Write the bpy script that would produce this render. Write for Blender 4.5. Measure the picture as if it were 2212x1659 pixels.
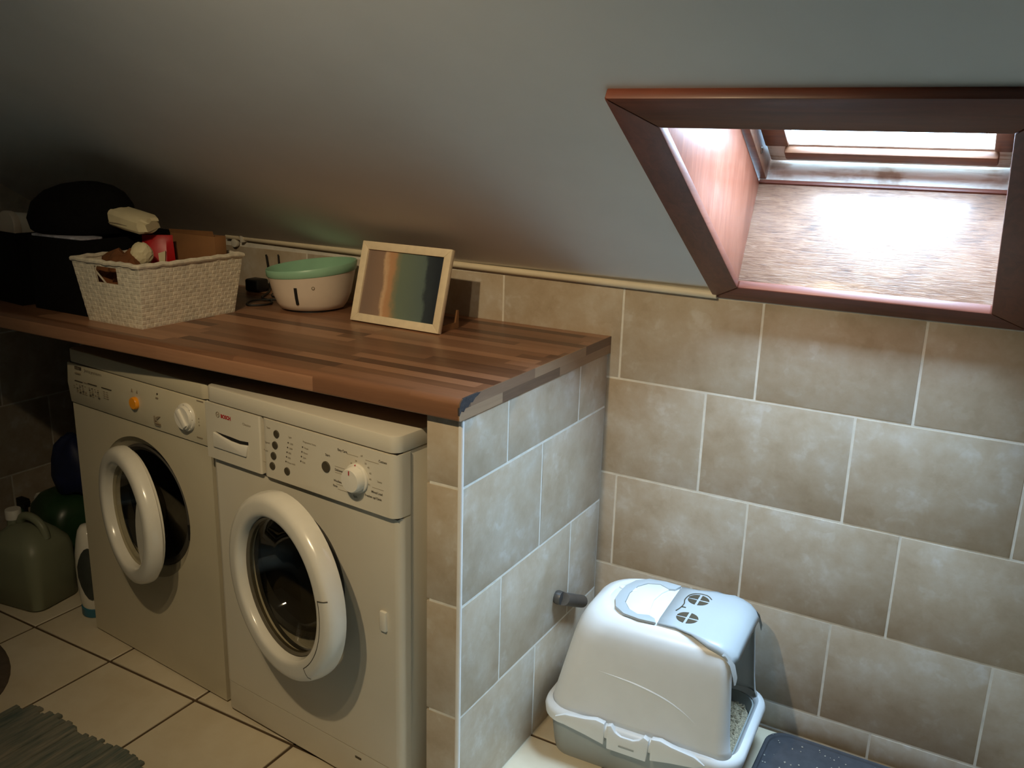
import bpy, bmesh, math, random
from mathutils import Vector, Matrix
random.seed(7)
for o in list(bpy.data.objects): bpy.data.objects.remove(o)
SC = bpy.context.scene
COL = SC.collection
PI = math.pi

# ------------------------------------------------------------ camera, sky, lamps, exposure
cam_d = bpy.data.cameras.new('camera'); cam = bpy.data.objects.new('camera', cam_d); COL.objects.link(cam)
cam_d.sensor_width = 36.0; cam_d.lens = 1921.63 * 36.0 / 2212.0; cam_d.clip_start = 0.02
RR, RD, RF = (0.868218, 0.495446, 0.027033), (0.152568, -0.214723, -0.964685), (-0.472145, 0.841681, -0.262015)
mw = Matrix(((RR[0], -RD[0], -RF[0], 0.8424), (RR[1], -RD[1], -RF[1], -1.9833), (RR[2], -RD[2], -RF[2], 1.3759), (0, 0, 0, 1)))
cam.matrix_world = mw
SC.camera = cam

def lin(c):
    return tuple(((v / 255.0) / 12.92 if v / 255.0 <= 0.04045 else ((v / 255.0 + 0.055) / 1.055) ** 2.4) for v in c)

W = bpy.data.worlds.new('overcast_sky'); SC.world = W; W.use_nodes = True
bg = W.node_tree.nodes['Background']
bg.inputs[0].default_value = (0.47, 0.725, 1.0, 1)
# overcast sky: three times brighter at the zenith than at the horizon
_n = W.node_tree.nodes; _l = W.node_tree.links
_tc = _n.new('ShaderNodeTexCoord'); _sp = _n.new('ShaderNodeSeparateXYZ'); _mr = _n.new('ShaderNodeMapRange')
SKY = 72.0
_mr.inputs[1].default_value = 0.0; _mr.inputs[2].default_value = 1.0; _mr.inputs[3].default_value = SKY / 3; _mr.inputs[4].default_value = SKY
_l.new(_tc.outputs['Generated'], _sp.inputs[0]); _l.new(_sp.outputs[2], _mr.inputs[0]); _l.new(_mr.outputs[0], bg.inputs[1])

def add_light(name, typ, loc, energy, color, size=0.03, target=None, **kw):
    l = bpy.data.lights.new(name, typ); o = bpy.data.objects.new(name, l); COL.objects.link(o)
    o.location = loc; l.energy = energy; l.color = color
    if typ in ('POINT', 'SPOT'): l.shadow_soft_size = size
    for k, v in kw.items(): setattr(l, k, v)
    if target is not None:
        o.rotation_euler = (Vector(target) - Vector(loc)).to_track_quat('-Z', 'Y').to_euler()
    return o
WARM = (1.0, 0.79, 0.49)
for lx, ly, lz, e in ((0.0, -1.80, 2.04, 54.0), (0.24, -1.84, 2.06, 15.0)):
    add_light('ceiling_lamp', 'SPOT', (lx, ly, lz), e, WARM, 0.02, (-0.18, -0.55, 0.93), spot_size=math.radians(81), spot_blend=1.0)

SC.view_settings.view_transform = 'Standard'; SC.view_settings.look = 'None'
SC.view_settings.gamma = 1.0; SC.view_settings.use_curve_mapping = False
SC.view_settings.exposure = 0.0
SC.cycles.max_bounces = 10; SC.cycles.diffuse_bounces = 6; SC.cycles.transparent_max_bounces = 12

# ------------------------------------------------------------ helpers
def tag(o, label=None, cat=None, group=None, kind=None):
    if label: o['label'] = label
    if cat: o['category'] = cat
    if group: o['group'] = group
    if kind: o['kind'] = kind
    return o

def thing(name, loc=(0, 0, 0), rz=0.0, label=None, cat=None, group=None, kind=None):
    o = bpy.data.objects.new(name, None); COL.objects.link(o)
    o.location = loc; o.rotation_euler = (0, 0, rz); o.empty_display_size = 0.05
    return tag(o, label, cat, group, kind)

def link(name, me, mat, parent=None, loc=None, rot=None):
    o = bpy.data.objects.new(name, me); COL.objects.link(o)
    if mat is not None and not me.materials: me.materials.append(mat)
    if parent is not None: o.parent = parent
    if loc is not None: o.location = loc
    if rot is not None: o.rotation_euler = rot
    return o

def box(x0, x1, y0, y1, z0, z1):
    v = [(x, y, z) for x in (x0, x1) for y in (y0, y1) for z in (z0, z1)]
    f = [(0, 1, 3, 2), (4, 6, 7, 5), (0, 4, 5, 1), (2, 3, 7, 6), (0, 2, 6, 4), (1, 5, 7, 3)]
    return v, f

def merge(*parts):
    V, F = [], []
    for v, f in parts:
        k = len(V); V += list(v); F += [tuple(i + k for i in q) for q in f]
    return V, F

def loft(rings, cap0=True, cap1=True, closed=True):
    n = len(rings[0]); V = [tuple(p) for r in rings for p in r]; F = []
    for i in range(len(rings) - 1):
        for j in range(n if closed else n - 1):
            k = (j + 1) % n
            F.append((i * n + j, i * n + k, (i + 1) * n + k, (i + 1) * n + j))
    if cap0: F.append(tuple(range(n))[::-1])
    if cap1: F.append(tuple((len(rings) - 1) * n + j for j in range(n)))
    return V, F

def lathe(prof, n=32, c=(0, 0, 0), axis='z', caps=True, sx=1.0, sy=1.0):
    rings = []
    for r, h in prof:
        ring = []
        for j in range(n):
            a = 2 * PI * j / n; p = (r * math.cos(a) * sx, r * math.sin(a) * sy)
            if axis == 'z': q = (c[0] + p[0], c[1] + p[1], c[2] + h)
            elif axis == 'y': q = (c[0] + p[0], c[1] - h, c[2] + p[1])      # h = distance towards the viewer
            else: q = (c[0] + h, c[1] + p[0], c[2] + p[1])
            ring.append(q)
        rings.append(ring)
    return loft(rings, caps, caps)

def torus_prof(prof, n=48, c=(0, 0, 0), axis='y'):
    """closed profile revolved (ring shape)"""
    V, F = lathe(prof + [prof[0]], n, c, axis, caps=False)
    return V, F

def tube(path, r, n=8, caps=True):
    path = [Vector(p) for p in path]; rings = []
    up = Vector((0.13, 0.27, 0.95))
    for i, p in enumerate(path):
        d = (path[min(i + 1, len(path) - 1)] - path[max(i - 1, 0)]).normalized()
        a = d.cross(up)
        if a.length < 1e-4: a = d.cross(Vector((1, 0, 0)))
        a.normalize(); b = d.cross(a)
        rr = r[i] if isinstance(r, (list, tuple)) else r
        rings.append([tuple(p + a * rr * math.cos(2 * PI * k / n) + b * rr * math.sin(2 * PI * k / n)) for k in range(n)])
    return loft(rings, caps, caps)

def smooth_path(pts, n=6):
    out = []; P = [Vector(p) for p in pts]
    for i in range(len(P) - 1):
        p0, p1, p2, p3 = P[max(i - 1, 0)], P[i], P[i + 1], P[min(i + 2, len(P) - 1)]
        for k in range(n):
            t = k / n
            out.append(0.5 * ((2 * p1) + (-p0 + p2) * t + (2 * p0 - 5 * p1 + 4 * p2 - p3) * t * t + (-p0 + 3 * p1 - 3 * p2 + p3) * t ** 3))
    return out + [P[-1]]

def prism(poly, a, b, plane='xz'):
    """polygon extruded; plane 'xz' -> between y=a and y=b, 'yz' -> x, 'xy' -> z"""
    def P(p, h):
        return (p[0], h, p[1]) if plane == 'xz' else ((h, p[0], p[1]) if plane == 'yz' else (p[0], p[1], h))
    return loft([[P(p, a) for p in poly], [P(p, b) for p in poly]])

def disc(x, z, r, y0, y1, n=24, sx=1.0):
    return prism([(x + sx * r * math.cos(2 * PI * k / n), z + r * math.sin(2 * PI * k / n)) for k in range(n)], y0, y1)

def rrect(x0, x1, y0, y1, r, seg=6):
    """rounded rectangle; r = one radius or four (x1y1, x0y1, x0y0, x1y0)"""
    if not isinstance(r, (list, tuple)): r = [r] * 4
    pts = []
    for (cx, cy, a0, rr) in ((x1, y1, 0, r[0]), (x0, y1, PI / 2, r[1]), (x0, y0, PI, r[2]), (x1, y0, 1.5 * PI, r[3])):
        ox = cx - rr if cx == x1 else cx + rr; oy = cy - rr if cy == y1 else cy + rr
        for k in range(seg + 1):
            a = a0 + PI / 2 * k / seg; pts.append((ox + rr * math.cos(a), oy + rr * math.sin(a)))
    return pts

def mesh(name, vf, bevel=0.0, seg=2, smooth=True, ang=38, fix=True):
    me = bpy.data.meshes.new(name); me.from_pydata([tuple(v) for v in vf[0]], [], vf[1])
    bm = bmesh.new(); bm.from_mesh(me)
    if fix: bmesh.ops.recalc_face_normals(bm, faces=bm.faces)
    if bevel > 0:
        ed = [e for e in bm.edges if len(e.link_faces) == 2 and e.calc_face_angle(0) > math.radians(30)]
        bmesh.ops.bevel(bm, geom=ed, offset=bevel, segments=seg, affect='EDGES', clamp_overlap=True, profile=0.5)
    bm.to_mesh(me); bm.free()
    if smooth:
        me.polygons.foreach_set('use_smooth', [True] * len(me.polygons))
        me.set_sharp_from_angle(angle=math.radians(ang))
    return me

def part(name, vf, mat, parent=None, bevel=0.0, seg=2, smooth=True, loc=None, rot=None, ang=38, label=None):
    o = link(name, mesh(name, vf, bevel, seg, smooth, ang), mat, parent, loc, rot)
    if label: o['label'] = label
    return o

def text_mesh(body, size, bold=0.0):
    cu = bpy.data.curves.new('lettering', 'FONT'); cu.body = body; cu.size = size; cu.offset = bold
    cu.align_x = 'LEFT'; cu.resolution_u = 3
    t = bpy.data.objects.new('tmp', cu); COL.objects.link(t)
    dg = bpy.context.evaluated_depsgraph_get(); dg.update()
    me = bpy.data.meshes.new_from_object(t.evaluated_get(dg))
    bpy.data.objects.remove(t); bpy.data.curves.remove(cu)
    return me

# ------------------------------------------------------------ materials
class NT:
    def __init__(s, name):
        s.m = bpy.data.materials.new(name); s.m.use_nodes = True; s.t = s.m.node_tree
        s.b = s.t.nodes['Principled BSDF']; s.out = s.t.nodes['Material Output']
    def n(s, typ, **kw):
        nd = s.t.nodes.new('ShaderNode' + typ)
        for k, v in kw.items():
            if k.startswith('i_'): nd.inputs[int(k[2:])].default_value = v
            else: setattr(nd, k, v)
        return nd
    def l(s, a, b): s.t.links.new(a, b)
    def math(s, op, a, b=None, c=None):
        nd = s.n('Math', operation=op)
        for i, v in enumerate((a, b, c)):
            if v is None: continue
            if isinstance(v, (int, float)): nd.inputs[i].default_value = v
            else: s.l(v, nd.inputs[i])
        return nd.outputs[0]
    def ramp(s, fac, stops):
        nd = s.n('ValToRGB'); cr = nd.color_ramp
        while len(cr.elements) < len(stops): cr.elements.new(0.5)
        for e, (p, c) in zip(cr.elements, stops):
            e.position = p; e.color = tuple(lin(c)) + (1,)
        s.l(fac, nd.inputs[0]); return nd.outputs[0]
    def noise(s, vec, scale, detail=3.0, rough=0.55, dist=0.0):
        nd = s.n('TexNoise'); nd.inputs['Scale'].default_value = scale; nd.inputs['Detail'].default_value = detail
        nd.inputs['Roughness'].default_value = rough; nd.inputs['Distortion'].default_value = dist
        if vec is not None: s.l(vec, nd.inputs['Vector'])
        return nd.outputs[0]
    def bump(s, h, strength, dist=0.002):
        nd = s.n('Bump'); nd.inputs['Strength'].default_value = strength; nd.inputs['Distance'].default_value = dist
        s.l(h, nd.inputs['Height']); s.l(nd.outputs[0], s.b.inputs['Normal'])
    def obj(s): return s.n('TexCoord').outputs['Object']
    def mapped(s, vec, scale=(1, 1, 1), loc=(0, 0, 0), rot=(0, 0, 0)):
        nd = s.n('Mapping'); nd.inputs['Scale'].default_value = scale; nd.inputs['Location'].default_value = loc
        nd.inputs['Rotation'].default_value = rot; s.l(vec, nd.inputs['Vector']); return nd.outputs[0]

def plain(name, col, rough=0.5, metal=0.0, spec=0.5, var=0.06, scale=14.0, bump=0.0, coat=0.0, alpha=None, trans=0.0):
    t = NT(name)
    v = t.obj(); h = t.noise(v, scale)
    a = tuple(max(0, int(c * (1 - var))) for c in col); b = tuple(min(255, int(c * (1 + var))) for c in col)
    t.l(t.ramp(h, [(0.3, a), (0.7, b)]), t.b.inputs['Base Color'])
    t.b.inputs['Roughness'].default_value = rough; t.b.inputs['Metallic'].default_value = metal
    t.b.inputs['Specular IOR Level'].default_value = spec
    if coat: t.b.inputs['Coat Weight'].default_value = coat; t.b.inputs['Coat Roughness'].default_value = 0.12
    if trans: t.b.inputs['Transmission Weight'].default_value = trans
    if bump: t.bump(t.noise(v, scale * 6), bump)
    return t.m

def tile_mat(name, stops, rough, scale, spec=0.5, randv=0.05, bump=0.05, patch=0.0):
    t = NT(name); v = t.obj(); oi = t.n('ObjectInfo')
    off = t.math('MULTIPLY', oi.outputs['Random'], 37.0)
    cx = t.n('CombineXYZ'); t.l(off, cx.inputs[0]); t.l(off, cx.inputs[1]); t.l(off, cx.inputs[2])
    va = t.n('VectorMath', operation='ADD'); t.l(v, va.inputs[0]); t.l(cx.outputs[0], va.inputs[1])
    h = t.noise(va.outputs[0], scale, 4.0, 0.6, 0.15); h2 = t.noise(va.outputs[0], scale * 3.7, 4.0, 0.6)
    hh = t.math('ADD', t.math('MULTIPLY', h, 0.75), t.math('MULTIPLY', h2, 0.25))
    mr = t.n('MapRange'); mr.inputs[1].default_value = 0.57; mr.inputs[2].default_value = 0.62; mr.inputs[3].default_value = 0.0; mr.inputs[4].default_value = patch
    t.l(t.noise(va.outputs[0], scale * 1.6, 3.0, 0.55, 0.3), mr.inputs[0]); hh = t.math('ADD', hh, mr.outputs[0])
    hh = t.math('ADD', hh, t.math('MULTIPLY', t.math('SUBTRACT', oi.outputs['Random'], 0.5), randv))
    t.l(t.ramp(hh, stops), t.b.inputs['Base Color'])
    t.b.inputs['Roughness'].default_value = rough; t.b.inputs['Specular IOR Level'].default_value = spec
    t.bump(h2, bump, 0.002)
    return t.m

M_WTILE = tile_mat('beige_wall_tile', [(0.34, (176, 158, 134)), (0.47, (186, 170, 148)), (0.57, (192, 179, 160)), (0.70, (204, 196, 184))], 0.36, 12.0, 0.45, patch=0.07)
M_FTILE = tile_mat('cream_floor_tile', [(0.3, (206, 190, 160)), (0.7, (222, 210, 186))], 0.35, 5.0, 0.4)
M_GROUT = plain('white_grout', (226, 220, 208), 0.85, var=0.05, scale=30)
M_EDGE = plain('white_tile_trim', (240, 238, 234), 0.4, var=0.02)
M_FGROUT = plain('dark_floor_grout', (84, 66, 44), 0.9, var=0.12, scale=30)
M_CEIL = plain('matt_ceiling_paint', (230, 229, 226), 0.92, spec=0.2, var=0.015, scale=4, bump=0.04)
M_PLASTER = plain('matt_wall_paint', (146, 142, 134), 0.92, spec=0.2, var=0.02, scale=4)
M_TRIM = plain('cream_gloss_trim', (228, 214, 186), 0.4, var=0.03)
M_WHITEM = plain('white_enamel', (214, 206, 188), 0.28, spec=0.5, var=0.012, scale=5, coat=0.25)
M_WHITEM2 = plain('older_white_enamel', (200, 190, 164), 0.32, spec=0.5, var=0.02, scale=5, coat=0.2)
M_WHITEP = plain('white_plastic', (228, 222, 208), 0.22, spec=0.5, var=0.015, coat=0.3)
M_DARK = plain('dark_recess', (16, 14, 12), 0.8, var=0.1)
M_BTN = plain('brown_grey_button', (74, 66, 50), 0.45, var=0.06)
M_PRINT = plain('dark_print', (70, 60, 46), 0.7, var=0.02)
M_PRINTL = plain('grey_print', (140, 126, 104), 0.7, var=0.02)
M_RED = plain('red_print', (176, 30, 36), 0.6, var=0.03)
M_YELLOW = plain('orange_button', (236, 150, 30), 0.35, var=0.03)
M_STEEL = plain('brushed_steel', (120, 116, 108), 0.3, metal=0.9, var=0.05)
M_RUBBER = plain('grey_rubber_seal', (66, 62, 56), 0.6, var=0.1)
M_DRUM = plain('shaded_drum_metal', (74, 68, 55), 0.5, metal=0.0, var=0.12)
M_RIM = plain('dull_inner_rim', (112, 104, 88), 0.35, metal=0.3, var=0.06)
M_BLACK = plain('black_fabric', (16, 15, 15), 0.95, spec=0.15, var=0.15, scale=60, bump=0.2)
M_BLACK2 = plain('black_plastic', (22, 21, 20), 0.5, var=0.1)
M_BASKET = plain('white_paper_weave', (214, 204, 184), 0.75, var=0.08, scale=60)
M_CARD = plain('brown_cardboard', (132, 92, 56), 0.85, var=0.06)
M_PAPER = plain('brown_kraft_paper', (110, 66, 32), 0.85, var=0.12)
M_WPAPER = plain('crumpled_white_wrap', (214, 202, 166), 0.6, var=0.05)
M_REDP = plain('red_packet', (176, 22, 28), 0.4, var=0.06)
M_MINT = plain('mint_green_plastic', (146, 190, 160), 0.35, var=0.03)
M_BOWL = plain('white_bowl_plastic', (222, 206, 188), 0.3, var=0.02)
M_FRAME = plain('pale_wood_frame', (232, 214, 182), 0.5, var=0.03, scale=40)
M_LITTER = plain('white_litter_plastic', (226, 226, 224), 0.32, spec=0.45, var=0.01)
M_LGREY = plain('light_grey_plastic', (176, 182, 184), 0.36, spec=0.45, var=0.01)
M_LTRAY = plain('grey_tray_plastic', (160, 164, 160), 0.4, var=0.02)
M_GRAIN = plain('clay_litter', (176, 160, 132), 0.95, var=0.3, scale=220, bump=0.6)
M_MAT = plain('dark_grey_rubber_mat', (66, 66, 70), 0.75, var=0.08, scale=40, bump=0.1)
M_PALEG = plain('pale_grain', (206, 198, 182), 0.9, var=0.1)
M_BLUE = plain('dark_blue_bag', (18, 26, 62), 0.6, var=0.15)
M_TEAL = plain('teal_cap', (48, 104, 124), 0.4, var=0.04)
M_LABEL = plain('dark_bottle_label', (52, 56, 52), 0.5, var=0.2)
M_GREEN = plain('dark_green_plastic', (34, 62, 34), 0.35, var=0.15)
M_TAUPE = plain('taupe_patch', (86, 74, 62), 0.95, var=0.08, scale=50)
M_METAL = plain('dull_grey_metal', (108, 106, 104), 0.35, metal=0.7, var=0.08)
M_CHIP = plain('dark_chipboard', (58, 54, 54), 0.9, var=0.2, scale=90, bump=0.4)

def glass_thin(name, tint=(255, 255, 255), gloss=0.0, dens=0.0):
    t = NT(name); t.t.nodes.remove(t.b)
    tr = t.n('BsdfTransparent'); tr.inputs[0].default_value = tuple(lin(tint)) + (1,)
    gl = t.n('BsdfGlossy'); gl.inputs[1].default_value = 0.03 + gloss
    lw = t.n('LayerWeight'); lw.inputs[0].default_value = 0.5
    fr = t.math('ADD', t.math('MULTIPLY', t.math('POWER', lw.outputs['Facing'], 5.0), 0.9), 0.05)
    mx = t.n('MixShader'); t.l(fr, mx.inputs[0]); t.l(tr.outputs[0], mx.inputs[1]); t.l(gl.outputs[0], mx.inputs[2])
    t.l(mx.outputs[0], t.out.inputs[0]); return t.m
M_PANE = glass_thin('window_glass')
M_DGLASS = glass_thin('smoked_door_glass', (212, 208, 194))

def translucent(name, col):
    t = NT(name); t.b.inputs['Base Color'].default_value = tuple(lin(col)) + (1,)
    t.b.inputs['Roughness'].default_value = 0.4
    tr = t.n('BsdfTransparent'); mx = t.n('MixShader'); mx.inputs[0].default_value = 0.82
    t.l(tr.outputs[0], mx.inputs[1]); t.l(t.b.outputs[0], mx.inputs[2]); t.l(mx.outputs[0], t.out.inputs[0]); return t.m
M_JERRY = translucent('cloudy_green_plastic', (140, 144, 118))

def stave_mat(name, stops, wid, leng, along='x', rough=0.35, face='z'):
    """butcher-block laminate print: staves of random tone"""
    t = NT(name); v = t.obj(); sp = t.n('SeparateXYZ'); t.l(v, sp.inputs[0])
    X, Y, Z = sp.outputs
    A, B = (X, t.math('ADD', Y, t.math('MULTIPLY', Z, 1.0))) if along == 'x' else (Y, Z)
    row = t.math('FLOOR', t.math('DIVIDE', B, wid))
    wn = t.n('TexWhiteNoise', noise_dimensions='1D'); t.l(row, wn.inputs['W'])
    colm = t.math('FLOOR', t.math('ADD', t.math('DIVIDE', A, leng), t.math('MULTIPLY', wn.outputs[0], 7.3)))
    wn2 = t.n('TexWhiteNoise', noise_dimensions='2D'); cx = t.n('CombineXYZ'); t.l(row, cx.inputs[0]); t.l(colm, cx.inputs[1])
    t.l(cx.outputs[0], wn2.inputs['Vector'])
    sc = (6, 90, 90) if along == 'x' else (90, 6, 90)
    mv = t.mapped(v, sc)
    va = t.n('VectorMath', operation='ADD'); t.l(mv, va.inputs[0]); t.l(wn2.outputs[1], va.inputs[1])
    g = t.noise(va.outputs[0], 1.0, 5.0, 0.6, 0.8)
    f = t.math('ADD', t.math('MULTIPLY', wn2.outputs[0], 0.66), t.math('MULTIPLY', g, 0.34))
    t.l(t.ramp(f, stops), t.b.inputs['Base Color'])
    t.b.inputs['Roughness'].default_value = rough; t.b.inputs['Specular IOR Level'].default_value = 0.45
    t.bump(g, 0.04, 0.001)
    return t.m
M_TOP = stave_mat('butcher_block_laminate', [(0.18, (90, 61, 45)), (0.4, (120, 84, 61)), (0.6, (137, 97, 72)), (0.85, (164, 121, 92))], 0.033, 0.46)
M_TOPEND = stave_mat('laminate_edge_daylit', [(0.2, (104, 80, 62)), (0.5, (136, 106, 82)), (0.85, (166, 136, 106))], 0.021, 0.25, 'y', 0.5)  # greyer and lighter than the top: daylight on the end put into the colour

def wood(name, stops, rough=0.35, scale=(60, 4, 60), coat=0.3, blotch=0.35, bump=0.15, det=6.0):
    t = NT(name); v = t.obj(); mv = t.mapped(v, scale)
    g = t.noise(mv, 1.0, det, 0.65, 1.2); b = t.noise(v, 7.0, 4.0, 0.6, 0.4)
    f = t.math('ADD', t.math('MULTIPLY', g, 1 - blotch), t.math('MULTIPLY', b, blotch))
    t.l(t.ramp(f, stops), t.b.inputs['Base Color'])
    t.b.inputs['Roughness'].default_value = rough; t.b.inputs['Specular IOR Level'].default_value = 0.5
    if coat: t.b.inputs['Coat Weight'].default_value = coat; t.b.inputs['Coat Roughness'].default_value = 0.2
    t.bump(g, bump, 0.002)
    return t.m
M_ARCH = wood('dark_stained_wood_x', [(0.3, (86, 42, 28)), (0.55, (112, 58, 40)), (0.8, (128, 72, 52))], 0.45, (4, 60, 60), 0.12)
M_ARCHV = wood('dark_stained_wood_y', [(0.3, (86, 42, 28)), (0.55, (112, 58, 40)), (0.8, (128, 72, 52))], 0.45, (60, 4, 60), 0.12)
M_LINE = wood('orange_varnished_plywood', [(0.3, (116, 64, 46)), (0.5, (146, 84, 62)), (0.75, (170, 110, 86))], 0.35, (40, 40, 6), 0.35)
M_SILL = wood('sun_worn_plywood', [(0.30, (66, 52, 46)), (0.42, (122, 88, 68)), (0.56, (148, 112, 88)), (0.72, (176, 152, 134))], 0.34, (22, 200, 200), 0.55, 0.42, 0.7)
M_LEDGE = wood('weathered_ledge_wood', [(0.3, (120, 92, 74)), (0.42, (170, 146, 124)), (0.50, (214, 210, 200)), (0.75, (228, 228, 224))], 0.4, (5, 60, 60), 0.2, 0.65, 0.3)
M_SASH = wood('worn_pine_sash', [(0.3, (74, 46, 30)), (0.55, (112, 72, 48)), (0.8, (140, 98, 70))], 0.45, (6, 60, 60), 0.15)

def picture_mat():
    t = NT('coast_print'); v = t.obj(); sp = t.n('SeparateXYZ'); t.l(v, sp.inputs[0])
    n = t.noise(t.mapped(v, (18, 9, 9)), 1.0, 5.0, 0.6); n2 = t.noise(v, 60.0, 4.0, 0.6)
    f = t.math('ADD', t.math('DIVIDE', sp.outputs[0], 0.235), t.math('ADD', t.math('MULTIPLY', t.math('SUBTRACT', n, 0.5), 0.16), t.math('MULTIPLY', t.math('SUBTRACT', n2, 0.5), 0.05)))
    f = t.math('ADD', f, t.math('MULTIPLY', sp.outputs[2], 0.35))
    t.l(t.ramp(f, [(0.0, (132, 112, 100)), (0.27, (150, 124, 106)), (0.31, (214, 180, 144)), (0.36, (196, 150, 112)), (0.42, (186, 146, 108)), (0.47, (136, 134, 108)), (0.52, (114, 128, 112)), (0.84, (98, 114, 110)), (0.88, (58, 66, 72)), (1.0, (46, 52, 60))]), t.b.inputs['Base Color'])
    t.b.inputs['Roughness'].default_value = 0.3
    return t.m
M_PIC = picture_mat()

def rug_mat():
    t = NT('blue_grey_rug'); v = t.obj(); n = t.noise(t.mapped(v, (70, 9, 9)), 1.0, 4.0, 0.6); n2 = t.noise(v, 6.0, 2.0)
    f = t.math('ADD', t.math('MULTIPLY', n, 0.6), t.math('MULTIPLY', n2, 0.4))
    t.l(t.ramp(f, [(0.34, (78, 92, 86)), (0.5, (120, 120, 108)), (0.66, (150, 142, 124))]), t.b.inputs['Base Color'])
    t.b.inputs['Roughness'].default_value = 0.95
    return t.m
M_RUG = rug_mat()

# ------------------------------------------------------------ the room
TH = math.radians(30.83); ST, CT = math.sin(TH), math.cos(TH)
def SL(x, s, d):
    """slope coordinates: s up the slope from the knee wall, d outwards through the roof"""
    return (x, -s * CT + d * ST, 1.049 + s * ST + d * CT)
XL, XR, YF, ZC = -2.08, 2.05, -4.1, 2.48
g = 0.0026        # half a wall joint

floor = part('floor', box(XL - .1, XR + .1, YF - .1, 0.1, -0.10, -0.003), M_FGROUT, smooth=False)
tag(floor, 'cream square floor tiles with dark joints', None, kind='structure')
GX, GY, GP = -1.1142, -0.6644, 0.328
ftile = mesh('floor_tile', box(-GP / 2 + .004, GP / 2 - .004, -GP / 2 + .004, GP / 2 - .004, -0.01, 0.0), 0.0012, 1)
i = 0
for ix in range(-4, 11):
    for iy in range(-11, 3):
        x0, x1 = max(GX + ix * GP, XL), min(GX + (ix + 1) * GP, XR); y0, y1 = max(GY + iy * GP, YF), min(GY + (iy + 1) * GP, 0.0)
        if x1 - x0 < 0.02 or y1 - y0 < 0.02: continue
        if abs(x1 - x0 - GP) < 1e-4 and abs(y1 - y0 - GP) < 1e-4:
            link('floor_tile', ftile, M_FTILE, floor, ((x0 + x1) / 2, (y0 + y1) / 2, 0))
        else:
            part('floor_tile', box(x0 + .004, x1 - .004, y0 + .004, y1 - .004, -0.01, 0.0), M_FTILE, floor, 0.0012, 1)

TW, THH = 0.3353, 0.25
full_tile = mesh('wall_tile', box(-TW / 2 + g, TW / 2 - g, -0.009, 0.0, -THH / 2 + g, THH / 2 - g), 0.0012, 2)
def tile_rows(parent, place, a0, a1, rows, rot):
    """rows: (z0, z1, offset); place(a, z) -> world point on the tiled face; local tile front looks along -y"""
    for z0, z1, off in rows:
        k0 = math.floor((a0 - off) / TW)
        k = k0
        while off + k * TW < a1 - 1e-4:
            b0, b1 = max(off + k * TW, a0), min(off + (k + 1) * TW, a1); k += 1
            if b1 - b0 < 0.012: continue
            pr = random.uniform(-0.0004, 0.0004)
            c = place((b0 + b1) / 2, (z0 + z1) / 2, pr)
            if abs(b1 - b0 - TW) < 1e-3 and abs(z1 - z0 - THH) < 1e-3:
                o = link('wall_tile', full_tile, M_WTILE, parent, c, (0, 0, rot))
            else:
                hw, hh = (b1 - b0) / 2 - g, (z1 - z0) / 2 - g
                o = part('wall_tile', box(-hw, hw, -0.009, 0.0, -hh, hh), M_WTILE, parent, 0.0012, 2, loc=c, rot=(0, 0, rot))

ZL1 = 0.8202
wall_back = part('wall_back', box(XL - .09, XR + .09, 0.0008, 0.09, -.01, 1.06), M_GROUT, smooth=False)
tag(wall_back, 'low knee wall of beige mottled tiles with white grout', None, kind='structure')
tile_rows(wall_back, lambda a, z, p: (a, 0.009 + p, z), XL, XR,
          [(ZL1, 1.047, 0.0322), (ZL1 - .25, ZL1, 0.2536 - TW), (ZL1 - .5, ZL1 - .25, 0.0421), (ZL1 - .75, ZL1 - .5, 0.5949 - 2 * TW), (0.0, ZL1 - .75, 0.0421)], 0.0)

wall_left = part('wall_left', box(XL - 0.09, XL - 0.0008, YF - .09, 0.05, -.01, ZC + .1), M_GROUT, smooth=False)
tag(wall_left, 'tiled side wall beyond the worktop', None, kind='structure')
tile_rows(wall_left, lambda a, z, p: (XL - 0.009 + p, a, z), -2.1, 0.0,
          [(0.0, .213, -0.31), (.213, .463, -0.145), (.463, .713, -0.31), (.713, .963, -0.145)], PI / 2)
part('plaster', merge(box(XL - 0.01, XL - 0.002, -2.1, 0.0, 0.963, ZC), box(XL - 0.01, XL - 0.002, YF, -2.1, 0.0, ZC)), M_PLASTER, wall_left, smooth=False)
wall_front = part('wall_front', box(XL - .09, XR + .09, YF - .09, YF, -.01, ZC + .1), M_PLASTER, smooth=False); tag(wall_front, 'plain painted wall opposite the worktop', kind='structure')

wall_right = part('wall_right', box(XR, XR + .09, YF - .09, .09, -.01, ZC + .1), M_PLASTER, smooth=False); tag(wall_right, 'plain painted gable wall', kind='structure')

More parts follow.
